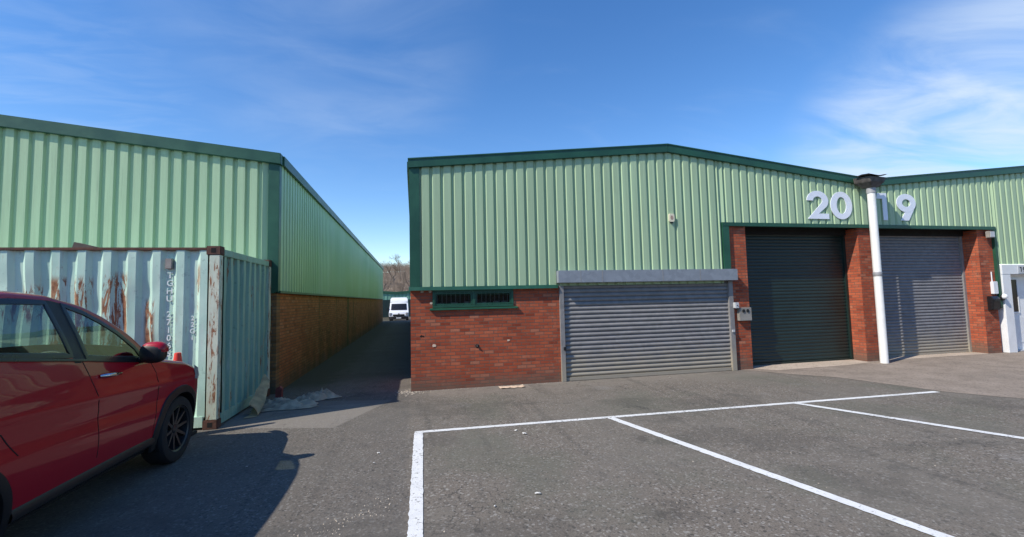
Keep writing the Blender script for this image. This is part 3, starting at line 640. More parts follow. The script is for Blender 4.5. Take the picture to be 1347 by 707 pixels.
# downpipe with its collar and the lead outlet at the valley
px, py = 10.13, F - .29
DP = obj('downpipe', MB().tube([(px, py, .0), (px, py, 3.86)], .079, 28), 'pipe', B, smooth=50)
obj('pipe_joint', MB().tube([(px, py, 1.93), (px, py, 1.945), (px, py, 2.0), (px, py, 2.015)], [.080, .086, .086, .080], 28), 'pipe_grey', DP, smooth=50)
obj('pipe_collar', MB().tube([(px, py, 3.80), (px, py, 3.93)], .09, 28), 'pipe_grey', DP, smooth=50)
obj('pipe_bracket', MB().tube([(px, py, 1.92), (px, py, 1.928)], .0835, 28), 'grey', DP)
mb = MB(); i0 = mb.add([(px - .10, py - .10, 3.92), (px + .10, py - .10, 3.92), (px + .10, py + .10, 3.92), (px - .10, py + .10, 3.92)])
i1 = mb.add([(px - .20, py - .16, 4.03), (px + .20, py - .16, 4.03), (px + .22, F - .09, 4.06), (px - .22, F - .09, 4.06)])
i2 = mb.add([(px - .22, py - .18, 4.15), (px + .23, py - .18, 4.13), (px + .25, F - .088, 4.18), (px - .24, F - .088, 4.18)])
for a, b in ((i0, i1), (i1, i2)):
    for k in range(4): mb.face(a[k], a[(k + 1) % 4], b[(k + 1) % 4], b[k])
mb.face(*i0[::-1]); mb.face(*i2)
HP = obj('gutter_outlet', mb, 'lead', B, bevel=.008)
rows = []
for i in range(12):
    u = i / 11; rows.append([Vector((px - .30 + .62 * u, py - .22 + j * .08, 4.172 + .016 * noise.noise(Vector((u * 5, j * .8, 2))) + (.035 * abs(u - .42) * 2) - .012 * (j == 0))) for j in range(5)])
obj('lead_apron', MB().grid(rows), 'lead', HP, smooth=60).data.transform(Matrix.Identity(4))

# unseen units added round the yard for glass and paint to reflect
O_ = thing('added_facing_unit', 'unseen long brick and green clad unit added across the yard for reflections', 'building', (0, -24, 0))
obj('brick_wall', MB().box(-60, -34, 0, 45, -24, 2.0), 'brick_red', O_)
mb = MB(); pts = profile(105, pitch=.4, flat=.26, slope=.04, depth=.05)
mb.grid([[Vector((-60 + a, -23.98 + o, 2.0)), Vector((-60 + a, -23.98 + o, 6.2))] for a, o in pts]); obj('cladding', mb, 'clad', O_, fix=False)
obj('roof', MB().prism([(-60, -24, 6.2), (-60, -44, 6.2), (-60, -34, 7.6)], (105, 0, 0)), 'roof', O_)
for k in range(8):
    x = -52 + k * 12.5; d = obj('roller_door', MB().box(x, -23.99, 0, x + 3.4, -23.9, 3.4), 'shutter_green', O_)
O2 = thing('added_side_unit', 'unseen brick and green clad unit added right of the yard for reflections', 'building', (45, -8, 0))  # added out of view so car glass and paint reflect a building
obj('brick_wall', MB().box(45, -23.9, 0, 55, F - 1, 2.0), 'brick_red_side', O2)
mb = MB(); pts = profile(F + 22.9, pitch=.4, flat=.26, slope=.04, depth=.05)
mb.grid([[Vector((44.98 - o, -23.9 + a, 2.0)), Vector((44.98 - o, -23.9 + a, 6.2))] for a, o in pts]); obj('cladding', mb, 'clad_side', O2, fix=False)
obj('roof', MB().prism([(45, -23.9, 6.2), (55, -23.9, 6.2), (50, -23.9, 7.4)], (0, F + 22.9, 0)), 'roof', O2)

# small things fixed to the walls
def wall_box(name, label, cat, x0, x1, z0, z1, d, mat, y=F + .012, bevel=.006):
    return single(name, MB().box(x0, y - d, z0, x1, y, z1), mat, label, cat, (x0, y, z0), bevel=bevel)
t = thing('meter_box', 'grey metal box with two dark sockets on the brick pier', 'electric box', (6.74, F + .012, 1.03))
obj('case', MB().box(6.70, F - .07, 1.03, 7.00, F + .011, 1.31), 'grey', t, bevel=.008)
for x in (6.80, 6.90): obj('socket', MB().lathe([(0, .035), (.008, .035), (.008, .02), (.012, .02)], (x, F - .082, 1.24), 'y', 20), 'black', t)
t = thing('key_switch', 'small pale grey switch box beside the galvanised shutter rail', 'switch box', (6.6, F - .06, 1.30))
obj('case', MB().box(6.585, F - .10, 1.30, 6.68, F + .011, 1.42), 'pale_grey', t, bevel=.008)
obj('key_barrel', MB().lathe([(0, .014), (.01, .014)], (6.632, F - .109, 1.36), 'y', 14), 'chrome', t)
t = thing('letterbox', 'black wall letterbox on the brick pier near the white door', 'letterbox', (13.83, F, 1.08))
obj('body', MB().prism([(13.82, F + .011, 1.04), (13.82, F - .10, 1.08), (13.82, F - .12, 1.33), (13.82, F - .07, 1.40), (13.82, F + .011, 1.40)], (.24, 0, 0)), 'satin', t, bevel=.008)
obj('flap', MB().box(13.85, F - .126, 1.27, 14.03, F - .118, 1.31), 'black', t)
t = thing('alarm_box', 'narrow white box on the brick pier above the black letterbox', 'alarm box', (13.98, F, 1.45))
obj('case', MB().box(13.97, F - .055, 1.45, 14.13, F + .011, 1.76), 'white', t, bevel=.01)
obj('cable', MB().tube([(14.03, F - .0, 1.76), (14.03, F - .0, 2.0)], .012, 8), 'white', t)
t = thing('bulkhead_lamp', 'round white and black wall lamp beside the white door surround', 'wall lamp', (14.21, F - .05, 1.38))
obj('base', MB().lathe([(0, .07), (.03, .075), (.04, .07)], (14.20, F - .10, 1.36), 'y', 24), 'black', t, smooth=40)
mbx = MB(); mbx.lathe([(-.07, .02), (-.06, .045), (-.03, .062), (0, .066)], (14.20, F - .101, 1.385), 'y', 24); obj('lens', mbx, 'white', t, smooth=50)
t = thing('security_lamp', 'small square floodlight at the top of the right brick pier', 'floodlight', (13.98, F, 2.85))
obj('housing', MB().box(13.90, F - .12, 2.84, 14.08, F - .03, 3.01), 'grey', t, bevel=.012)
obj('lens', MB().box(13.92, F - .126, 2.86, 14.06, F - .119, 2.99), 'pale_grey', t)
obj('mount', MB().box(13.97, F - .03, 2.9, 14.01, F + .011, 2.95), 'black', t)
t = thing('alarm_sounder', 'cream alarm plate with faded pink print high on the green cladding', 'alarm box', (5.2, F - .05, 3.12))
k = 20; pts = [(5.22 + .062 * max(-1, min(1, 1.25 * math.cos(6.283 * j / k))), F - .075, 3.20 + .085 * max(-1, min(1, 1.25 * math.sin(6.283 * j / k)))) for j in range(k)]
obj('plate', MB().prism(pts, (0, .035, 0)), 'cream', t, bevel=.004)
obj('print', MB().prism([(5.22 + .032 * math.cos(6.283 * j / 14), F - .077, 3.20 + .045 * math.sin(6.283 * j / 14)) for j in range(14)], (0, .003, 0)), 'pinkish', t)
obj('bracket', MB().box(5.205, F - .07, 3.085, 5.245, F - .03, 3.113), 'black', t)

# ------------------------------------------------------------------ left-hand building along the alley
S = 1.07; FL = F * S; XW = -2.2479 * S; ZEL = (2.584) * S + 1.6; ZBL = .225 + 1.6 + .012; HL = HALF * S; DL = 28.5
A = thing('warehouse', 'long pale green clad warehouse with a mossy brown brick base along the alley', 'building', (XW, FL, 0))
def topl(x): return ZEL + SL * (HL - abs((XW - x) - HL))
x0 = XW - 4 * HL
mb = MB(); L = 13.0; pts = profile(L, pitch=.204, flat=.116, slope=.019, depth=.040, start=.025)
mb.grid([[Vector((XW - .17 - L + a, FL - o, ZBL)), Vector((XW - .17 - L + a, FL - o, topl(XW - .17 - L + a) - .02))] for a, o in pts if XW - .17 - L + a > XW - 2 * HL])
obj('cladding', mb, 'clad', A, fix=False)
mb = MB(); pts = profile(DL - .1, pitch=.204, flat=.128)
mb.grid([[Vector((XW - .03 + o, FL + .1 + a, ZBL)), Vector((XW - .03 + o, FL + .1 + a, ZEL - .05))] for a, o in pts])
obj('side_cladding', mb, 'clad_side', A, fix=False)
obj('side_brick_wall', MB().box(XW - .25, FL + .25, -.02, XW - .03, FL + DL, ZBL - .02), 'brick_buff_side', A)
obj('front_brick_wall', MB().box(XW - 2 * HL, FL + .03, 0, XW - .03, FL + .249, ZBL - .02), 'brick_buff', A)
obj('rear_wall', MB().box(XW - 2 * HL, FL + DL + .001, -.1, XW - .03, FL + DL + .2, ZEL - .06), 'brick_buff', A)
mb = MB().grid([[Vector((XW, y, ZEL - .03)), Vector((XW - HL, y, ZEL - .03 + SL * HL)), Vector((XW - 2 * HL, y, ZEL - .03))] for y in (FL + .03, FL + DL + .2)])
obj('roof', mb, 'roof', A, fix=False)
mb = MB()
for (a, b) in ((XW + .04, XW - HL), (XW - HL, XW - 2 * HL)):
    za = topl(a) if a < XW else ZEL; zb_ = topl(b)
    mb.prism([(a, FL - .10, za - .19), (b, FL - .10, zb_ - .19), (b, FL - .10, zb_ + .012), (a, FL - .10, za + .012)], (0, .17, 0))
obj('gable_fascia', mb, 'trim', A, bevel=.006)
obj('eaves_trim', MB().prism([(XW - .03, FL + .071, ZEL - .17), (XW + .065, FL + .071, ZEL - .17), (XW + .065, FL + .071, ZEL - .0), (XW - .03, FL + .071, ZEL + .012)], (0, DL, 0)), 'trim', A)
obj('corner_trim', MB().box(XW - .175, FL - .045, ZBL - .01, XW + .012, FL + .10, ZEL - .17), 'trim', A, bevel=.004)
obj('base_flashing', MB().box(XW - .04, FL + .03, ZBL - .03, XW + .035, FL + DL, ZBL + .012).box(XW - 2 * HL, FL - .05, ZBL - .03, XW - .041, FL + .03, ZBL + .012), 'trim', A)
t_ = MB()
for y in (FL + 6, FL + 14, FL + 22): t_.box(XW - .028, y, ZBL - .7, XW - .022, y + .5, ZBL - .1)

# ------------------------------------------------------------------ shipping container
CX, CY = -2.52, 6.64; CL = 6.06; CW = 2.17; CH = 2.40
CT = thing('shipping_container', 'pale turquoise corrugated shipping container with rust patches and rusty corner post', 'container', (CX, CY, 0))
a_ = R(0.8)
def cpt(l, d, z):                       # l along the front towards -X, d into depth, z up
    return Vector((CX - l * math.cos(a_) + d * math.sin(a_) * .3, CY + l * math.sin(a_) + d * math.cos(a_), z))
def dent(l, z):
    v = 0
    for (cl, cz, r, s) in ((.75, 1.0, .28, .05), (2.1, 1.75, .35, .055), (1.55, 1.55, .22, .035), (2.6, 1.9, .3, .05), (1.05, 1.35, .3, .03), (3.2, 1.6, .4, .06), (.5, .6, .3, .03), (1.75, 1.25, .2, .05), (.9, 1.75, .22, .02)):
        q = ((l - cl) ** 2 + ((z - cz) * 1.0) ** 2) / (r * r); v += s * math.exp(-q * 1.6)
    return v * .8 + .005 * noise.noise(Vector((l * 2.2, z * 1.6, 3))) + .003 * noise.noise(Vector((l * 7, z * 5, 1)))
def corr(L, start, pitch=.278, flat=.088, sl=.051):
    pts = []; a = start
    while a < L:
        for (p0, p1, o0, o1) in ((a, a + flat, 1, 1), (a + flat, a + flat + sl, 1, 0), (a + flat + sl, a + 2 * flat + sl, 0, 0), (a + 2 * flat + sl, a + pitch, 0, 1)):
            for k in range(3):
                q = p0 + (p1 - p0) * k / 3
                if 0 <= q <= L: pts.append((q, o0 + (o1 - o0) * k / 3))
        a += pitch
    return pts
rows = []; zs = [.16 + (CH - .21) * k / 70 for k in range(71)]
for (l, o) in corr(CL - .26, 0.03): rows.append([cpt(l + .12, .058 - .044 * o + dent(l + .12, z), z) for z in zs])
SP = obj('side_panel', MB().grid(rows), 'cont', CT, fix=False, smooth=14)
rows = []
for (l, o) in corr(CW - .22, 0.06, .235, .085, .03): rows.append([cpt(.10 - .09 * o + .010 * noise.noise(Vector((l * 3, z * 2, 9))), l + .11, z) for z in zs])
EP = obj('end_panel', MB().grid(rows), 'cont_shade', CT, fix=False, smooth=14)
def cbox(l0, l1, d0, d1, z0, z1):
    mb = MB(); i = mb.add([cpt(l0, d0, z0), cpt(l1, d0, z0), cpt(l1, d1, z0), cpt(l0, d1, z0), cpt(l0, d0, z1), cpt(l1, d0, z1), cpt(l1, d1, z1), cpt(l0, d1, z1)])
    for f in ((0, 3, 2, 1), (4, 5, 6, 7), (0, 1, 5, 4), (1, 2, 6, 5), (2, 3, 7, 6), (3, 0, 4, 7)): mb.face(*[i[k] for k in f])
    return mb
obj('corner_post', cbox(0, .13, 0, .10, .12, CH - .12), 'cont_post', CT, bevel=.006)
obj('corner_post', cbox(0, .07, CW - .10, CW, .12, CH - .12), 'cont_post', CT, bevel=.006)
obj('corner_post', cbox(CL - .15, CL, 0, .10, .12, CH - .12), 'cont_post', CT, bevel=.006)
for (l0, l1, d0, d1) in ((-.006, .165, -.006, .13), (-.006, .1, CW - .13, CW + .006), (CL - .165, CL + .006, -.006, .13)):
    for z0 in (0.0, CH - .118):
        c = obj('corner_casting', cbox(l0, l1, d0, d1, z0, z0 + .118), 'cont_rust', CT, bevel=.006)
        obj('casting_hole', cbox((l0 + l1) / 2 - .028, (l0 + l1) / 2 + .028, d0 - .002, d0 + .02, z0 + .03, z0 + .09), 'dark', c)
obj('top_rail', cbox(.166, CL - .166, .003, .06, CH - .055, CH - .02), 'cont_rust', CT, bevel=.004)
obj('top_rail', cbox(.0, .06, .131, CW - .131, CH - .12, CH - .03), 'cont_shade', CT, bevel=.004)
obj('bottom_rail', cbox(.166, CL - .166, .005, .06, .03, .17), 'cont', CT, bevel=.004)
obj('bottom_rail', cbox(.005, .06, .131, CW - .131, .03, .17), 'cont_shade', CT, bevel=.004)
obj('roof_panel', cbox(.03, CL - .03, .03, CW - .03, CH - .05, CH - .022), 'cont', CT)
obj('back_panel', cbox(.03, CL - .03, CW - .06, CW - .03, .1, CH - .05).box(0, 0, 0, 0, 0, 0) if 0 else cbox(.03, CL - .03, CW - .06, CW - .03, .1, CH - .05), 'cont_shade', CT)
obj('far_end_panel', cbox(CL - .09, CL - .06, .1, CW - .1, .1, CH - .05), 'cont_shade', CT)
obj('floor_panel', cbox(.03, CL - .03, .03, CW - .03, .10, .13), 'wood', CT)
obj('ventilator', cbox(.57, .645, .0, .055, CH - .30, CH - .165), 'grey', CT, bevel=.004)
# worn stencilled marking down the panel
def text_mb(s, size, bold=.0):
    cu = bpy.data.curves.new('txt', 'FONT'); cu.body = s; cu.size = size; cu.extrude = .0015; cu.offset = bold; cu.align_x = 'CENTER'; cu.resolution_u = 3
    o = bpy.data.objects.new('txt', cu); me = bpy.data.meshes.new_from_object(o); vs = [v.co.copy() for v in me.vertices]; fs = [tuple(p.vertices) for p in me.polygons]
    bpy.data.objects.remove(o); bpy.data.curves.remove(cu); bpy.data.meshes.remove(me); return vs, fs
def col_text(name, s, l, ztop, size, step):
    root = None
    for i, ch in enumerate(s):
        if ch == ' ': continue
        vs, fs = text_mb(ch, size, .002); z = ztop - i * step; mb = MB()
        ids = mb.add([cpt(l - v.x, .045 + dent(l, z) - v.z - .004, z + v.y) for v in vs])
        for f in fs: mb.face(*[ids[k] for k in f])
        obj(name, mb, 'stencil', SP)
def faded():
    t = NT('stencil_white'); c = t.mix(t.ramp(t.noise(30, 4, .7), .52, .6), (.72, .78, .75), (.47, .69, .59)); t.set(Base_Color=c, Roughness=.7); return t.m
M['stencil'] = faded()
col_text('stencilled_letter', 'TGHU 271065', .604, CH - .42, .108, .102)
col_text('stencilled_letter', '22G1', .326, CH - .98, .085, .085)

single('timber_offcut', MB().prism([cpt(1.74, .08, CH - .021), cpt(1.46, .08, CH - .021), cpt(1.46, .08, CH - .008), cpt(1.72, .08, CH + .06)], (0, .12, 0)), 'wood', 'dark wedge of timber lying on top of the container', 'timber', (-4.0, 6.7, CH), bevel=.004)
# cone between car and container
cone = thing('traffic_cone', 'orange traffic cone between the red car and the container', 'traffic cone', (-2.86, 6.36, 0))
obj('cone_body', MB().lathe([(.04, .125), (.5, .085), (.92, .048), (1.03, .036), (1.035, .02)], (-2.86, 6.36, 0), 'z', 28), 'orange', cone, smooth=40)
obj('base', MB().box(-3.03, 6.19, 0, -2.69, 6.53, .04), 'rubber', cone, bevel=.01)
obj('sleeve', MB().lathe([(.45, .0915), (.70, .0705), (.701, .06)], (-2.86, 6.36, 0), 'z', 28), 'white', cone, smooth=40)

# rubbish by the end of the container
def crumple(cx, cy, w, d, h, seed, rot=0, n=44, base=.006):
    rows = []
    for i in range(n):
        r_ = []
        for j in range(n):
            u, v = i / (n - 1) - .5, j / (n - 1) - .5
            ed = 1 + .45 * noise.noise(Vector((u * 2.2, v * 2.2, seed)))
            x = u * w * ed; y = v * d * ed; q = max(0, 1 - (abs(u) * 2) ** 3) * max(0, 1 - (abs(v) * 2) ** 3)
            f = noise.noise(Vector((u * 4, v * 7, seed + 4))); f2 = 1 - 2 * abs(noise.noise(Vector((u * 6, v * 9, seed + 8))))
            z = base + h * max(0, .10 + .7 * f + .35 * f2) * q + .006 * abs(f2)
            r_.append(Vector((cx + x * math.cos(rot) - y * math.sin(rot), cy + x * math.sin(rot) + y * math.cos(rot), z)))
        rows.append(r_)
    return MB().grid(rows)
single('dust_sheet', crumple(-1.98, 7.75, .95, .55, .20, 3, .2), 'cloth', 'crumpled grey dust sheet on the ground by the end of the container', 'sheet', (-1.98, 7.75, 0), smooth=70, fix=False)
single('plastic_sheet', crumple(-1.58, 8.12, .66, .30, .24, 9, .5), 'cloth', 'smaller pale crumpled plastic sheet nearest the alley', 'sheet', (-1.58, 8.12, 0), smooth=70, fix=False)
# folded carpet leaning on the container
rows = []
for i in range(16):
    t = i / 15; r_ = []
    for j in range(12):
        u = j / 11; p = Vector((-2.36 + .03 * t, 7.22 + .62 * t, .06 + .36 * t ** 1.3)); wv = .16 * math.sin(u * math.pi) * (1 - .45 * t)
        r_.append(p + Vector((wv + .05 * noise.noise(Vector((t * 3, u * 3, 1))), -.20 * (u - .5) - .02, -.30 * (u - .35) * (1 - .2 * t) + .03 * noise.noise(Vector((t * 5, u * 4, 7))))))
    for q in r_: q.z = max(q.z, .008)
    rows.append(r_)
single('folded_carpet', MB().grid(rows), 'tan', 'tan roll of folded carpet leaning against the container end', 'carpet', (-2.36, 7.22, 0), smooth=70, fix=False)
single('red_scrap', MB().prism([(-2.31, 8.40, 0), (-2.21, 8.38, 0), (-2.20, 8.39, .17), (-2.24, 8.40, .21), (-2.30, 8.41, .18)], (.01, .05, 0)), 'dull_red', 'small faded red scrap standing behind the grey dust sheet', 'scrap', (-2.15, 8.34, 0))
# board and litter on the yard
rows = []
for i in range(14):
    rows.append([Vector((1.50 + .46 * i / 13 + .02 * noise.noise(Vector((i, j, 0))), 7.97 + .18 * j / 5 + .03 * noise.noise(Vector((i * .5, 1, 2))), .012 + .03 * max(0, noise.noise(Vector((i * .35, j * .3, 5)))))) for j in range(6)])
single('broken_board', MB().grid(rows), 'card', 'pale flat piece of board lying at the foot of the brick wall', 'board', (1.7, 8.0, 0), fix=False)
def scrap(cx, cy, r, seed):
    k = 9; rr = random.Random(seed); pts = [(cx + r * rr.uniform(.4, 1.2) * math.cos(6.283 * j / k), cy + r * .8 * rr.uniform(.4, 1.2) * math.sin(6.283 * j / k), .006 + rr.uniform(0, .012)) for j in range(k)]
    mb = MB(); c = mb.add([(cx, cy, .018)])[0]; ids = mb.add(pts)
    for j in range(k): mb.face(c, ids[j], ids[(j + 1) % k])
    return mb
for (x, y, r, lab) in ((1.27, 5.27, .040, 'white scrap of litter nearest the back line in the first bay'), (1.20, 5.42, .022, 'tiny white scrap just behind the larger one in the first bay'), (.985, 3.65, .032, 'pale torn scrap of litter in the middle of the first bay'),
                       (.60, 3.52, .012, 'tiny pale fleck of litter near the front of the first bay'), (4.85, 7.95, .03, 'pale fleck of litter at the foot of the galvanised shutter'), (-.38, 5.05, .018, 'white fleck of litter left of the corner of the painted lines'),
                       (-.40, 4.75, .016, 'pale fleck nearer the camera left of the painted line'), (-1.62, 5.0, .012, 'tiny white fleck in the car shadow')):
    single('litter_scrap', scrap(x, y, r, int(x * 100)), 'litter', lab, 'litter', (x, y, 0), 'scraps of litter on the asphalt', fix=True)
rr = random.Random(5); mb = MB()
def pebble(mb, x, y, r):
    k = 6; a = mb.add([(x + r * math.cos(6.283 * j / k) * rr.uniform(.7, 1.2), y + r * math.sin(6.283 * j / k) * rr.uniform(.7, 1.2), .001) for j in range(k)]); tp = mb.add([(x, y, r * .9)])[0]
    for j in range(k): mb.face(a[j], a[(j + 1) % k], tp)
for _ in range(420):
    q = rr.random()
    if q < .45:
        x = rr.uniform(-1.3, -.15); y = 3.0 + (x + 1.3) * .75 + rr.gauss(0, .10)
    elif q < .75: x = rr.uniform(-.1, 2.7); y = F - abs(rr.gauss(0, .05)) - .01
    else: x = rr.uniform(-1.5, 9); y = rr.uniform(3, 8.2)
    pebble(mb, x, y, rr.uniform(.003, .0095))
for _ in range(120):
    x = rr.gauss(0, .12) - .08; y = F - .05 + rr.gauss(0, .14)
    if y < F - .01 or x < XL - .01: pebble(mb, x, y, rr.uniform(.006, .018))
tag(obj('grit', mb, 'grit'), 'pale grit and stone crumbs scattered over the asphalt', 'grit', kind='stuff')

# ------------------------------------------------------------------ the red car (nose towards +Y, near side at X = -2.40)
CARX, CARY = -3.30, 5.41                # centre line, front axle
def interp(tab, s):
    if s <= tab[0][0]: return tab[0][1]
    for (a, b), (c, d) in zip(tab, tab[1:]):
        if s <= c: return b + (d - b) * (s - a) / (c - a)
    return tab[-1][1]
def smooth_tab(tab, step=.02, k=3):
    n = int((tab[-1][0] - tab[0][0]) / step); v = [interp(tab, tab[0][0] + i * step) for i in range(n + 1)]
    for _ in range(k): v = [v[0]] + [(v[i - 1] + 2 * v[i] + v[i + 1]) / 4 for i in range(1, n)] + [v[-1]]
    return [(tab[0][0] + i * step, x) for i, x in enumerate(v)]
TOP = smooth_tab([(-3.42, .86), (-3.40, 1.02), (-3.34, 1.16), (-3.22, 1.34), (-3.05, 1.56), (-2.95, 1.63), (-2.6, 1.685), (-2.1, 1.725), (-1.7, 1.735), (-1.37, 1.715), (-1.06, 1.635), (-.87, 1.54), (-.64, 1.365), (-.52, 1.215), (-.44, 1.125), (-.2, 1.075), (.1, 1.02), (.3, .955), (.45, .875), (.56, .79), (.64, .69), (.70, .59), (.73, .50)])
WID = smooth_tab([(-3.42, .70), (-3.3, .80), (-3.0, .87), (-2.6, .90), (-2.3, .905), (-1.6, .895), (-.8, .89), (-.2, .90), (.1, .90), (.32, .89), (.48, .86), (.60, .80), (.68, .70), (.73, .58)])
INS = [(.25, .055), (.36, .03), (.5, .012), (.68, .002), (.85, .0), (.97, .004), (1.08, .028), (1.20, .065), (1.4, .145), (1.75, .31)]
BOT = .30
def ins(s, h):
    v = interp(INS, h)
    # rising shoulder crease and a hollow in the doors
    cr = .86 + .10 * (-s - .3) / 2.0
    v += .016 * math.exp(-((h - (cr - .16)) / .10) ** 2) * (1 if -2.1 < s < -.3 else math.exp(-((max(-s - 2.1, s + .3)) / .2) ** 2)) - .010 * math.exp(-((h - cr) / .035) ** 2)
    # swell round the wheels
    for sc in (0, -2.42): v -= .016 * math.exp(-((s - sc) / .5) ** 2) * math.exp(-((h - .62) / .3) ** 2)
    return v
def side_pt(s, h, side=1, off=0.0):
    return Vector((CARX + side * (interp(WID, s) - ins(s, h) + off), CARY + s, h))
NS, NR = 300, 72
def section(s):
    T = interp(TOP, s); W = interp(WID, s); pts = []; kinds = []
    hc = T - .045
    for k in range(NR + 1):
        h = BOT + (hc - BOT) * k / NR; pts.append((W - ins(s, h), h, 's'))
    y0 = pts[-1][0]; cw = .075
    for k in range(1, 5):
        a = math.pi / 2 * k / 5; pts.append((y0 - cw * (1 - math.cos(a)), hc + .045 * math.sin(a), 'c'))
    y1 = y0 - cw; crown = .055 if s < -.5 else .05
    for k in range(0, 15):
        u = 1 - k / 14; pts.append((y1 * u, T + crown * (1 - u * u) ** 1.0 * 1.0 * min(1, (y1 / .4)), 't'))
    return pts
stations = [-3.42 + (4.15) * i / NS for i in range(NS + 1)]
FW = [(-.60, 1.135), (-.66, 1.245), (-.80, 1.385), (-.95, 1.49), (-1.10, 1.575), (-1.27, 1.635), (-1.275, 1.225), (-.95, 1.175)]
RW = [(-1.42, 1.255), (-1.43, 1.655), (-1.70, 1.665), (-2.05, 1.655), (-2.22, 1.62), (-2.38, 1.42), (-2.42, 1.36), (-2.04, 1.325)]
QW = [(-2.50, 1.39), (-2.46, 1.50), (-2.36, 1.60), (-2.62, 1.585), (-2.80, 1.50), (-2.86, 1.43)]
def inside(p, poly):
    x, y = p; c = False; n = len(poly)
    for i in range(n):
        x1, y1 = poly[i]; x2, y2 = poly[(i + 1) % n]
        if (y1 > y) != (y2 > y) and x < (x2 - x1) * (y - y1) / (y2 - y1) + x1: c = not c
    return c
car = thing('parked_car', 'glossy red hatchback car with black wheel arch trim parked by the container', 'car', (CARX, CARY - 1.2, 0))
body, gl = MB(), {k: MB() for k in ('fl', 'fr', 'rl', 'rr', 'ws', 'rs', 'ql', 'qr')}
for side in (1, -1):
    secs = []
    for s in stations:
        row = []
        bow_w = max(0, 1 - ((s + .75) / .55) ** 2) if -1.3 < s < -.2 else 0
        for (y, h, kd) in section(s):
            bow = .10 * bow_w * (1 - min(1, (y / .62) ** 2)) if kd == 't' else 0
            row.append(((s + bow), y, h, kd))
        secs.append(row)
    def P(c): return (CARX + side * c[1], CARY + c[0], c[2])
    ids = [body.add([P(c) for c in row]) for row in secs]
    gids = {}
    for i in range(NS):
        for j in range(len(secs[0]) - 1):
            a, b, c, d = secs[i][j], secs[i + 1][j], secs[i + 1][j + 1], secs[i][j + 1]
            s = (a[0] + b[0] + c[0] + d[0]) / 4; h = (a[2] + b[2] + c[2] + d[2]) / 4; y = (a[1] + c[1]) / 2
            g = None; skip = False; mi = 0
            if a[3] == 's' and c[3] in 's':
                if inside((s, h), FW): g = 'f'
                elif inside((s, h), RW): g = 'r'
                elif inside((s, h), QW): g = 'q'
                if math.hypot(s - 0, h - .335) < .375 or math.hypot(s + 2.42, h - .335) < .375: skip = True
                if h < .36: mi = 1
                if 1.20 < h and -1.42 <= s <= -1.27: mi = 1
            elif a[3] == 't' and c[3] == 't':
                st = stations[i]
                if -1.22 < st < -.53 and y < interp(WID, st) * .77 - .02: g = 'ws'
                if -3.30 < st < -3.04 and y < .58: g = 'rs'
            if skip: continue
            f = (ids[i][j], ids[i + 1][j], ids[i + 1][j + 1], ids[i][j + 1]); f = f if side == 1 else f[::-1]
            if g:
                key = g if g in ('ws', 'rs') else g + ('r' if side == 1 else 'l')
                gm = gl[key]; q = gm.add([P(a), P(b), P(c), P(d)]); gm.face(*(q if side == 1 else q[::-1]))
            else: body.cur = mi; body.face(*f)
body.cur = 0
# nose cap
i_n = []; T = interp(TOP, .73)
bodyo = obj('body', body, ['red', 'black'], car, fix=False, smooth=35)
bm = bmesh.new(); bm.from_mesh(bodyo.data); bmesh.ops.remove_doubles(bm, verts=bm.verts, dist=.0008); bm.normal_update(); bm.to_mesh(bodyo.data); bm.free(); bodyo.data.set_sharp_from_angle(angle=R(35))
for key, nm in (('fr', 'door_window'), ('fl', 'door_window'), ('rr', 'door_window'), ('rl', 'door_window'), ('qr', 'quarter_window'), ('ql', 'quarter_window'), ('ws', 'windscreen'), ('rs', 'rear_windscreen')):
    o = obj(nm, gl[key], 'glass', car, fix=False)
    bm = bmesh.new(); bm.from_mesh(o.data); bmesh.ops.remove_doubles(bm, verts=bm.verts, dist=.0008); bm.to_mesh(o.data); bm.free(); o.data.shade_smooth()
# ribbons that lie on the skin
def ribbon(path, w, off, side=1, closed=False, thick=.0):
    pts = [];  n = len(path)
    dense = []
    rng = range(n if closed else n - 1)
    for i in rng:
        a, b = path[i], path[(i + 1) % n]; L = math.hypot(b[0] - a[0], b[1] - a[1]); k = max(1, int(L / .04))
        for q in range(k): dense.append((a[0] + (b[0] - a[0]) * q / k, a[1] + (b[1] - a[1]) * q / k))
    if closed: dense.append(dense[0])
    else: dense.append(path[-1])
    rows = []; m = len(dense)
    for i, (s, h) in enumerate(dense):
        a = dense[i - 1] if i > 0 else (dense[-2] if closed else dense[0]); b = dense[i + 1] if i < m - 1 else (dense[1] if closed else dense[-1])
        dx, dy = b[0] - a[0], b[1] - a[1]; L = math.hypot(dx, dy) or 1; nx, ny = -dy / L, dx / L
        rows.append([side_pt(s + nx * w * t, h + ny * w * t, side, o) for t, o in ((-.5, -.004), (-.42, off), (0, off + .001), (.42, off), (.5, -.004))])
    return MB().grid(rows)
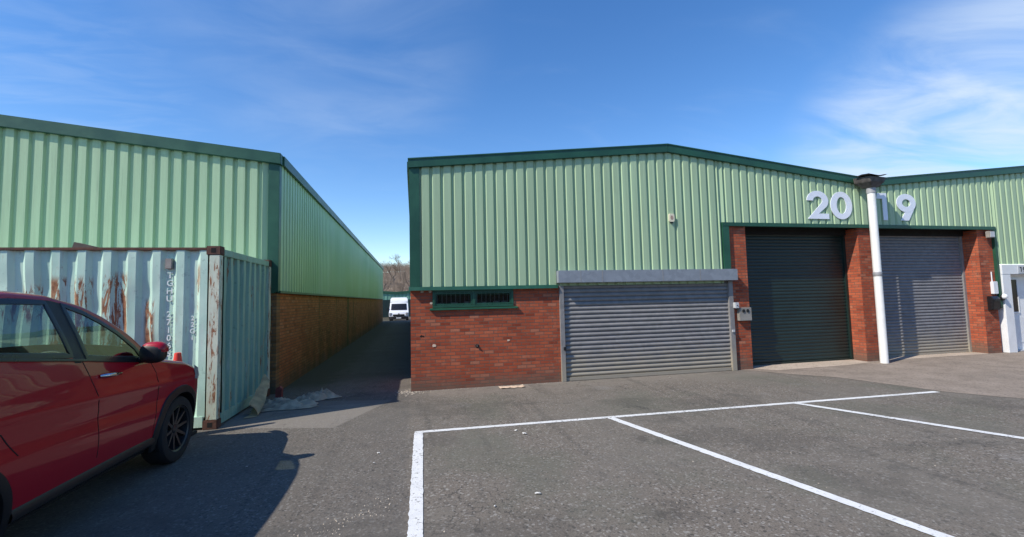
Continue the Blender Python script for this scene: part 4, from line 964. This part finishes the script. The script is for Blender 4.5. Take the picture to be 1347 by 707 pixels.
for side in (1, -1):
    for poly, nm in ((FW, 'window_seal'), (RW, 'window_seal'), (QW, 'window_seal')):
        obj(nm, ribbon(poly, .044, .006, side, True), 'satin', car, smooth=40)
    obj('door_gap', ribbon([(-1.335, 1.20), (-1.30, 1.05), (-1.22, .80), (-1.21, .44)], .009, .0012, side), 'dark', car)
    obj('door_gap', ribbon([(-.50, 1.09), (-.45, .98), (-.40, .75), (-.46, .44)], .009, .0012, side), 'dark', car)
    obj('door_gap', ribbon([(-2.42, 1.30), (-2.36, 1.0), (-2.10, .86), (-1.97, .70)], .009, .0012, side), 'dark', car)
    hd = obj('door_handle', MB().tube([side_pt(-1.20, 1.065, side, .005), side_pt(-1.185, 1.067, side, .032), side_pt(-1.10, 1.062, side, .042), side_pt(-1.00, 1.056, side, .030), side_pt(-.985, 1.054, side, .004)], [.012, .015, .015, .014, .010], 12), 'chrome', car, smooth=60)
    obj('belt_moulding', ribbon([(-2.42, 1.338), (-2.04, 1.302), (-1.275, 1.203), (-.95, 1.153), (-.55, 1.10)], .022, .008, side), 'satin', car, smooth=40)
    # black arch trim: lip mapped on the skin plus return
    for sc in (0, -2.42):
        rows = []
        for k in range(49):
            a = R(-14 + 208 * k / 48); row = []
            for rr_, o in ((.445, -.004), (.438, .012), (.385, .020), (.368, .016), (.364, -.02), (.364, -.10)):
                s = sc + rr_ * math.cos(a); h = max(.22, .335 + rr_ * math.sin(a)); row.append(side_pt(s, h, side, o))
            rows.append(row)
        obj('wheel_arch_trim', MB().grid(rows), 'black', car, smooth=50)
        rows = []
        for k in range(33):
            a = R(-25 + 230 * k / 32); rows.append([Vector((CARX + side * x, CARY + sc + .366 * math.cos(a), max(.2, .335 + .366 * math.sin(a)))) for x in (.88, .6)])
        rw = MB().grid(rows); obj('wheel_housing', rw, 'dark', car)
    obj('sill_trim', MB().grid([[side_pt(-1.98 + 1.56 * k / 30, h, side, o) for h, o in ((.375, .0), (.365, .010), (.34, .022), (.31, .024), (.27, -.02), (.25, -.12))] for k in range(31)]), 'black', car, smooth=40)
    # mirror
    mx = CARX + side * .98
    def blob(cx, cy, cz, rx, ry, rz, zlo=-1, zhi=1, n=18, p=2.6):
        mb = MB(); rows = []
        for i in range(n + 1):
            ph = -math.pi / 2 + math.pi * i / n; row = []
            for j in range(25):
                th = 2 * math.pi * j / 24; f = lambda c: math.copysign(abs(c) ** (2 / p), c)
                z = f(math.sin(ph)); z = max(zlo, min(zhi, z)); row.append(Vector((cx + rx * f(math.cos(ph)) * f(math.cos(th)), cy + ry * f(math.cos(ph)) * f(math.sin(th)), cz + rz * z)))
            rows.append(row)
        return mb.grid(rows)
    mir = obj('door_mirror', blob(mx - side * .01, CARY - .665, 1.185, .105, .066, .092), 'black', car, smooth=60)
    obj('mirror_cap', blob(mx - side * .004, CARY - .658, 1.199, .106, .068, .088, -.1, 1), 'red', mir, smooth=60)
    obj('mirror_stalk', MB().tube([(CARX + side * .80, CARY - .64, 1.12), (CARX + side * .91, CARY - .655, 1.13)], [.035, .028], 10), 'black', mir, smooth=50)
    # head and tail lamps
    obj('headlight', MB().grid([[side_pt(.30 + .34 * i / 8, .80 + .05 * j - .05 * i / 8 - .018 * j * i / 8, side, .005) for j in range(4)] for i in range(9)]), 'lamp_clear', car, smooth=50)
    obj('tail_light', MB().grid([[side_pt(-3.36 + .30 * i / 6, .98 + .05 * j, side, .006) for j in range(4)] for i in range(7)]), 'lamp_red', car, smooth=50)
obj('underbody', MB().box(CARX - .80, CARY - 3.3, .24, CARX + .80, CARY + .55, .34), 'dark', car)
# front bumper face and grille
rows = [[Vector((CARX + x * .46 / .5, CARY + .732 + .03 * (1 - (x / .5) ** 2), z)) for z in (.30, .40, .5, .58)] for x in [(-.5 + k / 10) for k in range(11)]]
obj('grille', MB().grid(rows), 'black', car, smooth=60)
obj('tailgate', MB().box(CARX - .69, CARY - 3.43, .30, CARX + .69, CARY - 3.41, .86), 'red', car)
# cabin
cab = obj('cabin_floor', MB().box(CARX - .78, CARY - 3.1, .36, CARX + .78, CARY - .3, .40), 'trimcloth', car)
obj('dashboard', MB().prism([(CARX - .76, CARY - .45, .5), (CARX - .76, CARY - .86, .6), (CARX - .76, CARY - .90, .98), (CARX - .76, CARY - .74, 1.06), (CARX - .76, CARY - .45, 1.06)], (1.52, 0, 0)), 'trimcloth', car, bevel=.02)
def seat(x):
    st = obj('seat', MB().box(x - .24, CARY - 1.75, .5, x + .24, CARY - 1.22, .68), 'trimcloth', car, bevel=.05)
    obj('seat_back', MB().prism([(x - .23, CARY - 1.66, .66), (x - .23, CARY - 1.82, .66), (x - .23, CARY - 2.0, 1.26), (x - .23, CARY - 1.90, 1.28)], (.46, 0, 0)), 'trimcloth', st, bevel=.04)
    obj('headrest', MB().box(x - .12, CARY - 2.04, 1.30, x + .12, CARY - 1.94, 1.48), 'trimcloth', st, bevel=.035)
seat(CARX + .37); seat(CARX - .37)
obj('rear_seat', MB().box(CARX - .62, CARY - 2.75, .5, CARX + .62, CARY - 2.25, .68).prism([(CARX - .62, CARY - 2.66, .70), (CARX - .62, CARY - 2.80, .70), (CARX - .62, CARY - 2.95, 1.25), (CARX - .62, CARY - 2.86, 1.27)], (1.24, 0, 0)), 'trimcloth', car, bevel=.04)
mb = MB(); c = Vector((CARX + .37, CARY - 1.02, 1.08)); ax = Vector((0, .36, -.93)); pts = []
nrm = Vector((0, -.90, .44)).normalized(); u1 = Vector((1, 0, 0)); v1 = nrm.cross(u1)
pth = [c + (u1 * math.cos(6.2832 * k / 28) + v1 * math.sin(6.2832 * k / 28)) * .185 for k in range(29)]
mb.tube(pth, .018, 10, False)
for a in (0, 180, 270): mb.tube([c, c + (u1 * math.cos(R(a)) + v1 * math.sin(R(a))) * .18], .018, 8)
mb.tube([c, c - nrm * .25], .04, 10); obj('steering_wheel', mb, 'black', car, smooth=50)
# wheels
def wheel(side, sc):
    cx = CARX + side * .80; cy = CARY + sc; cz = .335
    w = obj('wheel', MB().lathe([(side * a, r) for a, r in ((-.105, .21), (-.11, .25), (-.105, .31), (-.075, .333), (0, .336), (.065, .333), (.092, .315), (.102, .28), (.098, .235), (.085, .228))], (cx, cy, cz), 'x', 56, True), 'rubber', car, smooth=35)
    mb = MB().lathe([(side * a, r) for a, r in ((-.09, .225), (.075, .226), (.088, .232), (.092, .226), (.082, .214), (-.02, .205), (-.03, .1), (-.03, .02))], (cx, cy, cz), 'x', 48)
    for k in range(10):
        a = 2 * math.pi * k / 10 + .1; d = Vector((0, math.cos(a), math.sin(a))); e = Vector((0, -math.sin(a), math.cos(a))); cc = Vector((cx, cy, cz)); X_ = Vector((side, 0, 0))
        q0 = [cc + d * .035 + e * .018 + X_ * .055, cc + d * .035 - e * .018 + X_ * .055, cc + d * .218 - e * .010 + X_ * .078, cc + d * .218 + e * .010 + X_ * .078]
        mb.prism(q0, X_ * -.03)
    mb.lathe([(side * .02, .05), (side * .06, .045), (side * .066, .03)], (cx, cy, cz), 'x', 20)
    obj('rim', mb, 'rim', w, smooth=30)
    obj('brake_disc', MB().lathe([(-side * .02, .14), (-side * .01, .14)], (cx, cy, cz), 'x', 32), 'pipe_grey', w)
for side in (1, -1):
    for sc in (0, -2.42): wheel(side, sc)

# ------------------------------------------------------------------ white van at the end of the alley
VX, VY, VZ = -1.56, 49.0, -.56
van = thing('parked_van', 'white high roof van facing the camera at the far end of the alley', 'van', (VX, VY, VZ))
# outline in side view (y back, z up) swept across the width with tumblehome
prof = [(0.0, .35), (-.02, .75), (.08, 1.02), (.62, 1.22), (1.30, 1.95), (1.55, 2.35), (1.90, 2.62), (5.6, 2.64), (5.7, 2.5), (5.7, .35)]
mb = MB(); rows = []
dense = []
for (a, b), (c_, d_) in zip(prof, prof[1:]):
    for k in range(6): dense.append((a + (c_ - a) * k / 6, b + (d_ - b) * k / 6))
dense.append(prof[-1])
def vw(z): return 1.0 - max(0, z - 1.1) * .075 - (.08 if z > 2.5 else 0)
for (y, z) in dense: rows.append([Vector((VX + vw(z) * u, VY + y + (.12 * u * u if y < 1.4 else .12 * u * u * .3), VZ + z)) for u in [-1, -.94, -.8, -.4, 0, .4, .8, .94, 1]])
mb.grid(rows)
for sgn in (-1, 1):
    mb.poly([Vector((VX + sgn * vw(z), VY + y + (.12 if y < 1.4 else .036), VZ + z)) for (y, z) in dense])
obj('body', mb, 'van', van, smooth=35)
def vq(u, y, z, off=.02): return Vector((VX + vw(z) * u, VY + y + .12 * u * u - off, VZ + z + off * .5))
obj('windscreen', MB().grid([[vq(u, .66 + .62 * k / 4, 1.27 + .66 * k / 4, .03) for k in range(5)] for u in [-.84 + 1.68 * q / 8 for q in range(9)]]), 'satin', van)
obj('grille', MB().grid([[vq(u, -.02 + .0 * k, .62 + .2 * k, .03) for k in range(2)] for u in [-.6 + 1.2 * q / 8 for q in range(9)]]), 'black', van)
obj('bumper', MB().grid([[vq(u, -.06, z, .05) for z in (.28, .36, .52, .58)] for u in [-1 + 2 * q / 10 for q in range(11)]]), 'black', van)
obj('bonnet_badge', MB().box(VX - .08, VY - .06, VZ + .86, VX + .08, VY + .0, VZ + .93), 'chrome', van)
obj('licence_plate', MB().box(VX - .26, VY - .135, VZ + .40, VX + .26, VY - .12, VZ + .51), 'white', van)
for s_ in (-1, 1):
    obj('headlight', MB().box(VX + s_ * .84 - .13, VY + .02, VZ + .72, VX + s_ * .84 + .13, VY + .2, VZ + 1.0), 'lamp_clear', van, bevel=.03)
    obj('door_mirror', MB().box(VX + s_ * 1.16 - .11, VY + .75, VZ + 1.15, VX + s_ * 1.16 + .11, VY + .88, VZ + 1.52).tube([(VX + s_ * .97, VY + .85, VZ + 1.3), (VX + s_ * 1.1, VY + .82, VZ + 1.3)], .03, 8), 'black', van, bevel=.02)
    for y in (.85, 4.3): 
        w = obj('wheel', MB().lathe([(-.11, .25), (-.11, .33), (.11, .33), (.11, .25)], (VX + s_ * .86, VY + y, VZ + .33), 'x', 24), 'rubber', van)
        obj('rim', MB().lathe([(-.08, .2), (.1, .2)], (VX + s_ * .86, VY + y, VZ + .33), 'x', 20), 'pipe_grey', w)
# second, dark car half hidden right of the van
VX2 = .9
# ------------------------------------------------------------------ far unit closing the view
Y2 = 66.0; Z2 = -.56
FU = thing('far_unit', 'distant pale teal industrial unit with a valley roofline behind the white van', 'building', (-2.2, Y2, Z2))
def tz(x): return 3.02 + .075 * abs(x + 2.35) if abs(x + 2.35) < 9 else 3.02 + .075 * 9
mb = MB(); pts = profile(30, pitch=.5, flat=.3, slope=.04, depth=.06)
mb.grid([[Vector((-17 + a, Y2 - o, -.8)), Vector((-17 + a, Y2 - o, tz(-17 + a)))] for a, o in pts]); obj('cladding', mb, 'far_green', FU, fix=False)
mb = MB()
for a, b in ((-17, -11.35), (-11.35, -2.35), (-2.35, 6.65), (6.65, 13)): mb.prism([(a, Y2 - .2, tz(a) - .32), (b, Y2 - .2, tz(b) - .32), (b, Y2 - .2, tz(b)), (a, Y2 - .2, tz(a))], (0, .3, 0))
obj('gable_fascia', mb, 'trim', FU)
obj('brick_base', MB().box(-17, Y2 - .15, -.8, 13, Y2 - .07, 1.5), 'brick_buff', FU)
obj('roof', MB().box(-17, Y2 + .11, -.6, 13, Y2 + 20, 2.9), 'roof', FU)
for x in (-3.6, -.6): 
    w = obj('roller_door', MB().box(x - 1.0, Y2 - .22, -.6, x + 1.0, Y2 - .16, 1.9), 'shutter_green', FU)
# ------------------------------------------------------------------ hillside and bare trees
mb = MB(); rows = []
for j in range(40):
    y = 92 + j * 3.0; row = []
    for i in range(90):
        x = -150 + i * 3.6; h = 14.5 * (1 - math.exp(-max(0, y - 94) / 26)); row.append(Vector((x, y, -.7 + h * (.9 + .25 * noise.noise(Vector((x * .02, y * .02, 0)))) + (.9 * noise.noise(Vector((x * .3, y * .3, 5))) if y > 95 else 0))))
    rows.append(row)
tag(obj('hill', MB().grid(rows), 'scrub', smooth=60), kind='structure')
def tree_mesh(seed, H):
    rr = random.Random(seed); tr, br = MB(), MB()
    def grow(p, d, L, r, lev):
        n = 3; pts = [p]; q = p.copy(); dd = d.copy()
        for k in range(n):
            dd = (dd + Vector((rr.gauss(0, .10), rr.gauss(0, .10), rr.gauss(0, .05) + .04))).normalized(); q = q + dd * L / n; pts.append(q.copy())
        (tr if lev == 0 else br).tube(pts, [r * (1 - .42 * k / n) for k in range(n + 1)], 6 if lev == 0 else 3, lev == 0)
        if lev >= 5: return
        for _ in range(rr.choice((3, 4)) if lev < 4 else 3):
            t = rr.uniform(.45, 1.0); b = pts[0].lerp(pts[-1], t) if t < .99 else pts[-1]
            az = rr.uniform(0, 6.283); sp = rr.uniform(.35, .8); o = dd.orthogonal().normalized(); o.rotate(Matrix.Rotation(az, 3, dd))
            grow(b, (dd + o * sp).normalized(), L * rr.uniform(.55, .75), max(.012, r * .52), lev + 1)
    grow(Vector((0, 0, 0)), Vector((0, 0, 1)), H * .36, H * .022, 0)
    return tr, br
protos = []
spots = [(-9.0, 104, 'left'), (-6.3, 101, ''), (-4.4, 106, ''), (-2.4, 100, ''), (-.9, 104, ''), (.8, 99, ''), (-7.6, 112, ''), (-3.2, 115, ''), (-.2, 117, ''), (2.4, 108, '')]
for k, (x, y, _) in enumerate(spots):
    h = 14.5 * (1 - math.exp(-max(0, y - 94) / 26)) - 1.2
    if k < 3:
        t = thing('bare_tree', 'bare leafless brown tree on the hillside beyond the far unit', 'tree', (0, 0, 0), 'bare trees on the hillside')
        tr, br = tree_mesh(20 + k, 7.5 + k); obj('trunk', tr, 'bark', t); obj('crown', br, 'bark', t); protos.append(t); o = t
    else: o = copy_tree(protos[k % 3])
    o.location = (x, y, h); o.rotation_euler.z = k * 1.3; s = .62 + .09 * ((k * 7) % 5); o.scale = (s, s, s)
rr = random.Random(3); mb = MB()
for _ in range(9000):
    x = rr.uniform(-20, 6); y = rr.uniform(95, 175); h = 14.5 * (1 - math.exp(-max(0, y - 94) / 26)) - .9
    d = Vector((rr.gauss(0, .35), rr.gauss(0, .35), 1)).normalized() * rr.uniform(.8, 2.6); p = Vector((x, y, h)); mb.tube([p, p + d], [.03, .008], 3, False)
tag(obj('brushwood', mb, 'bark'), 'brown leafless brushwood covering the hillside', 'brushwood', kind='stuff')
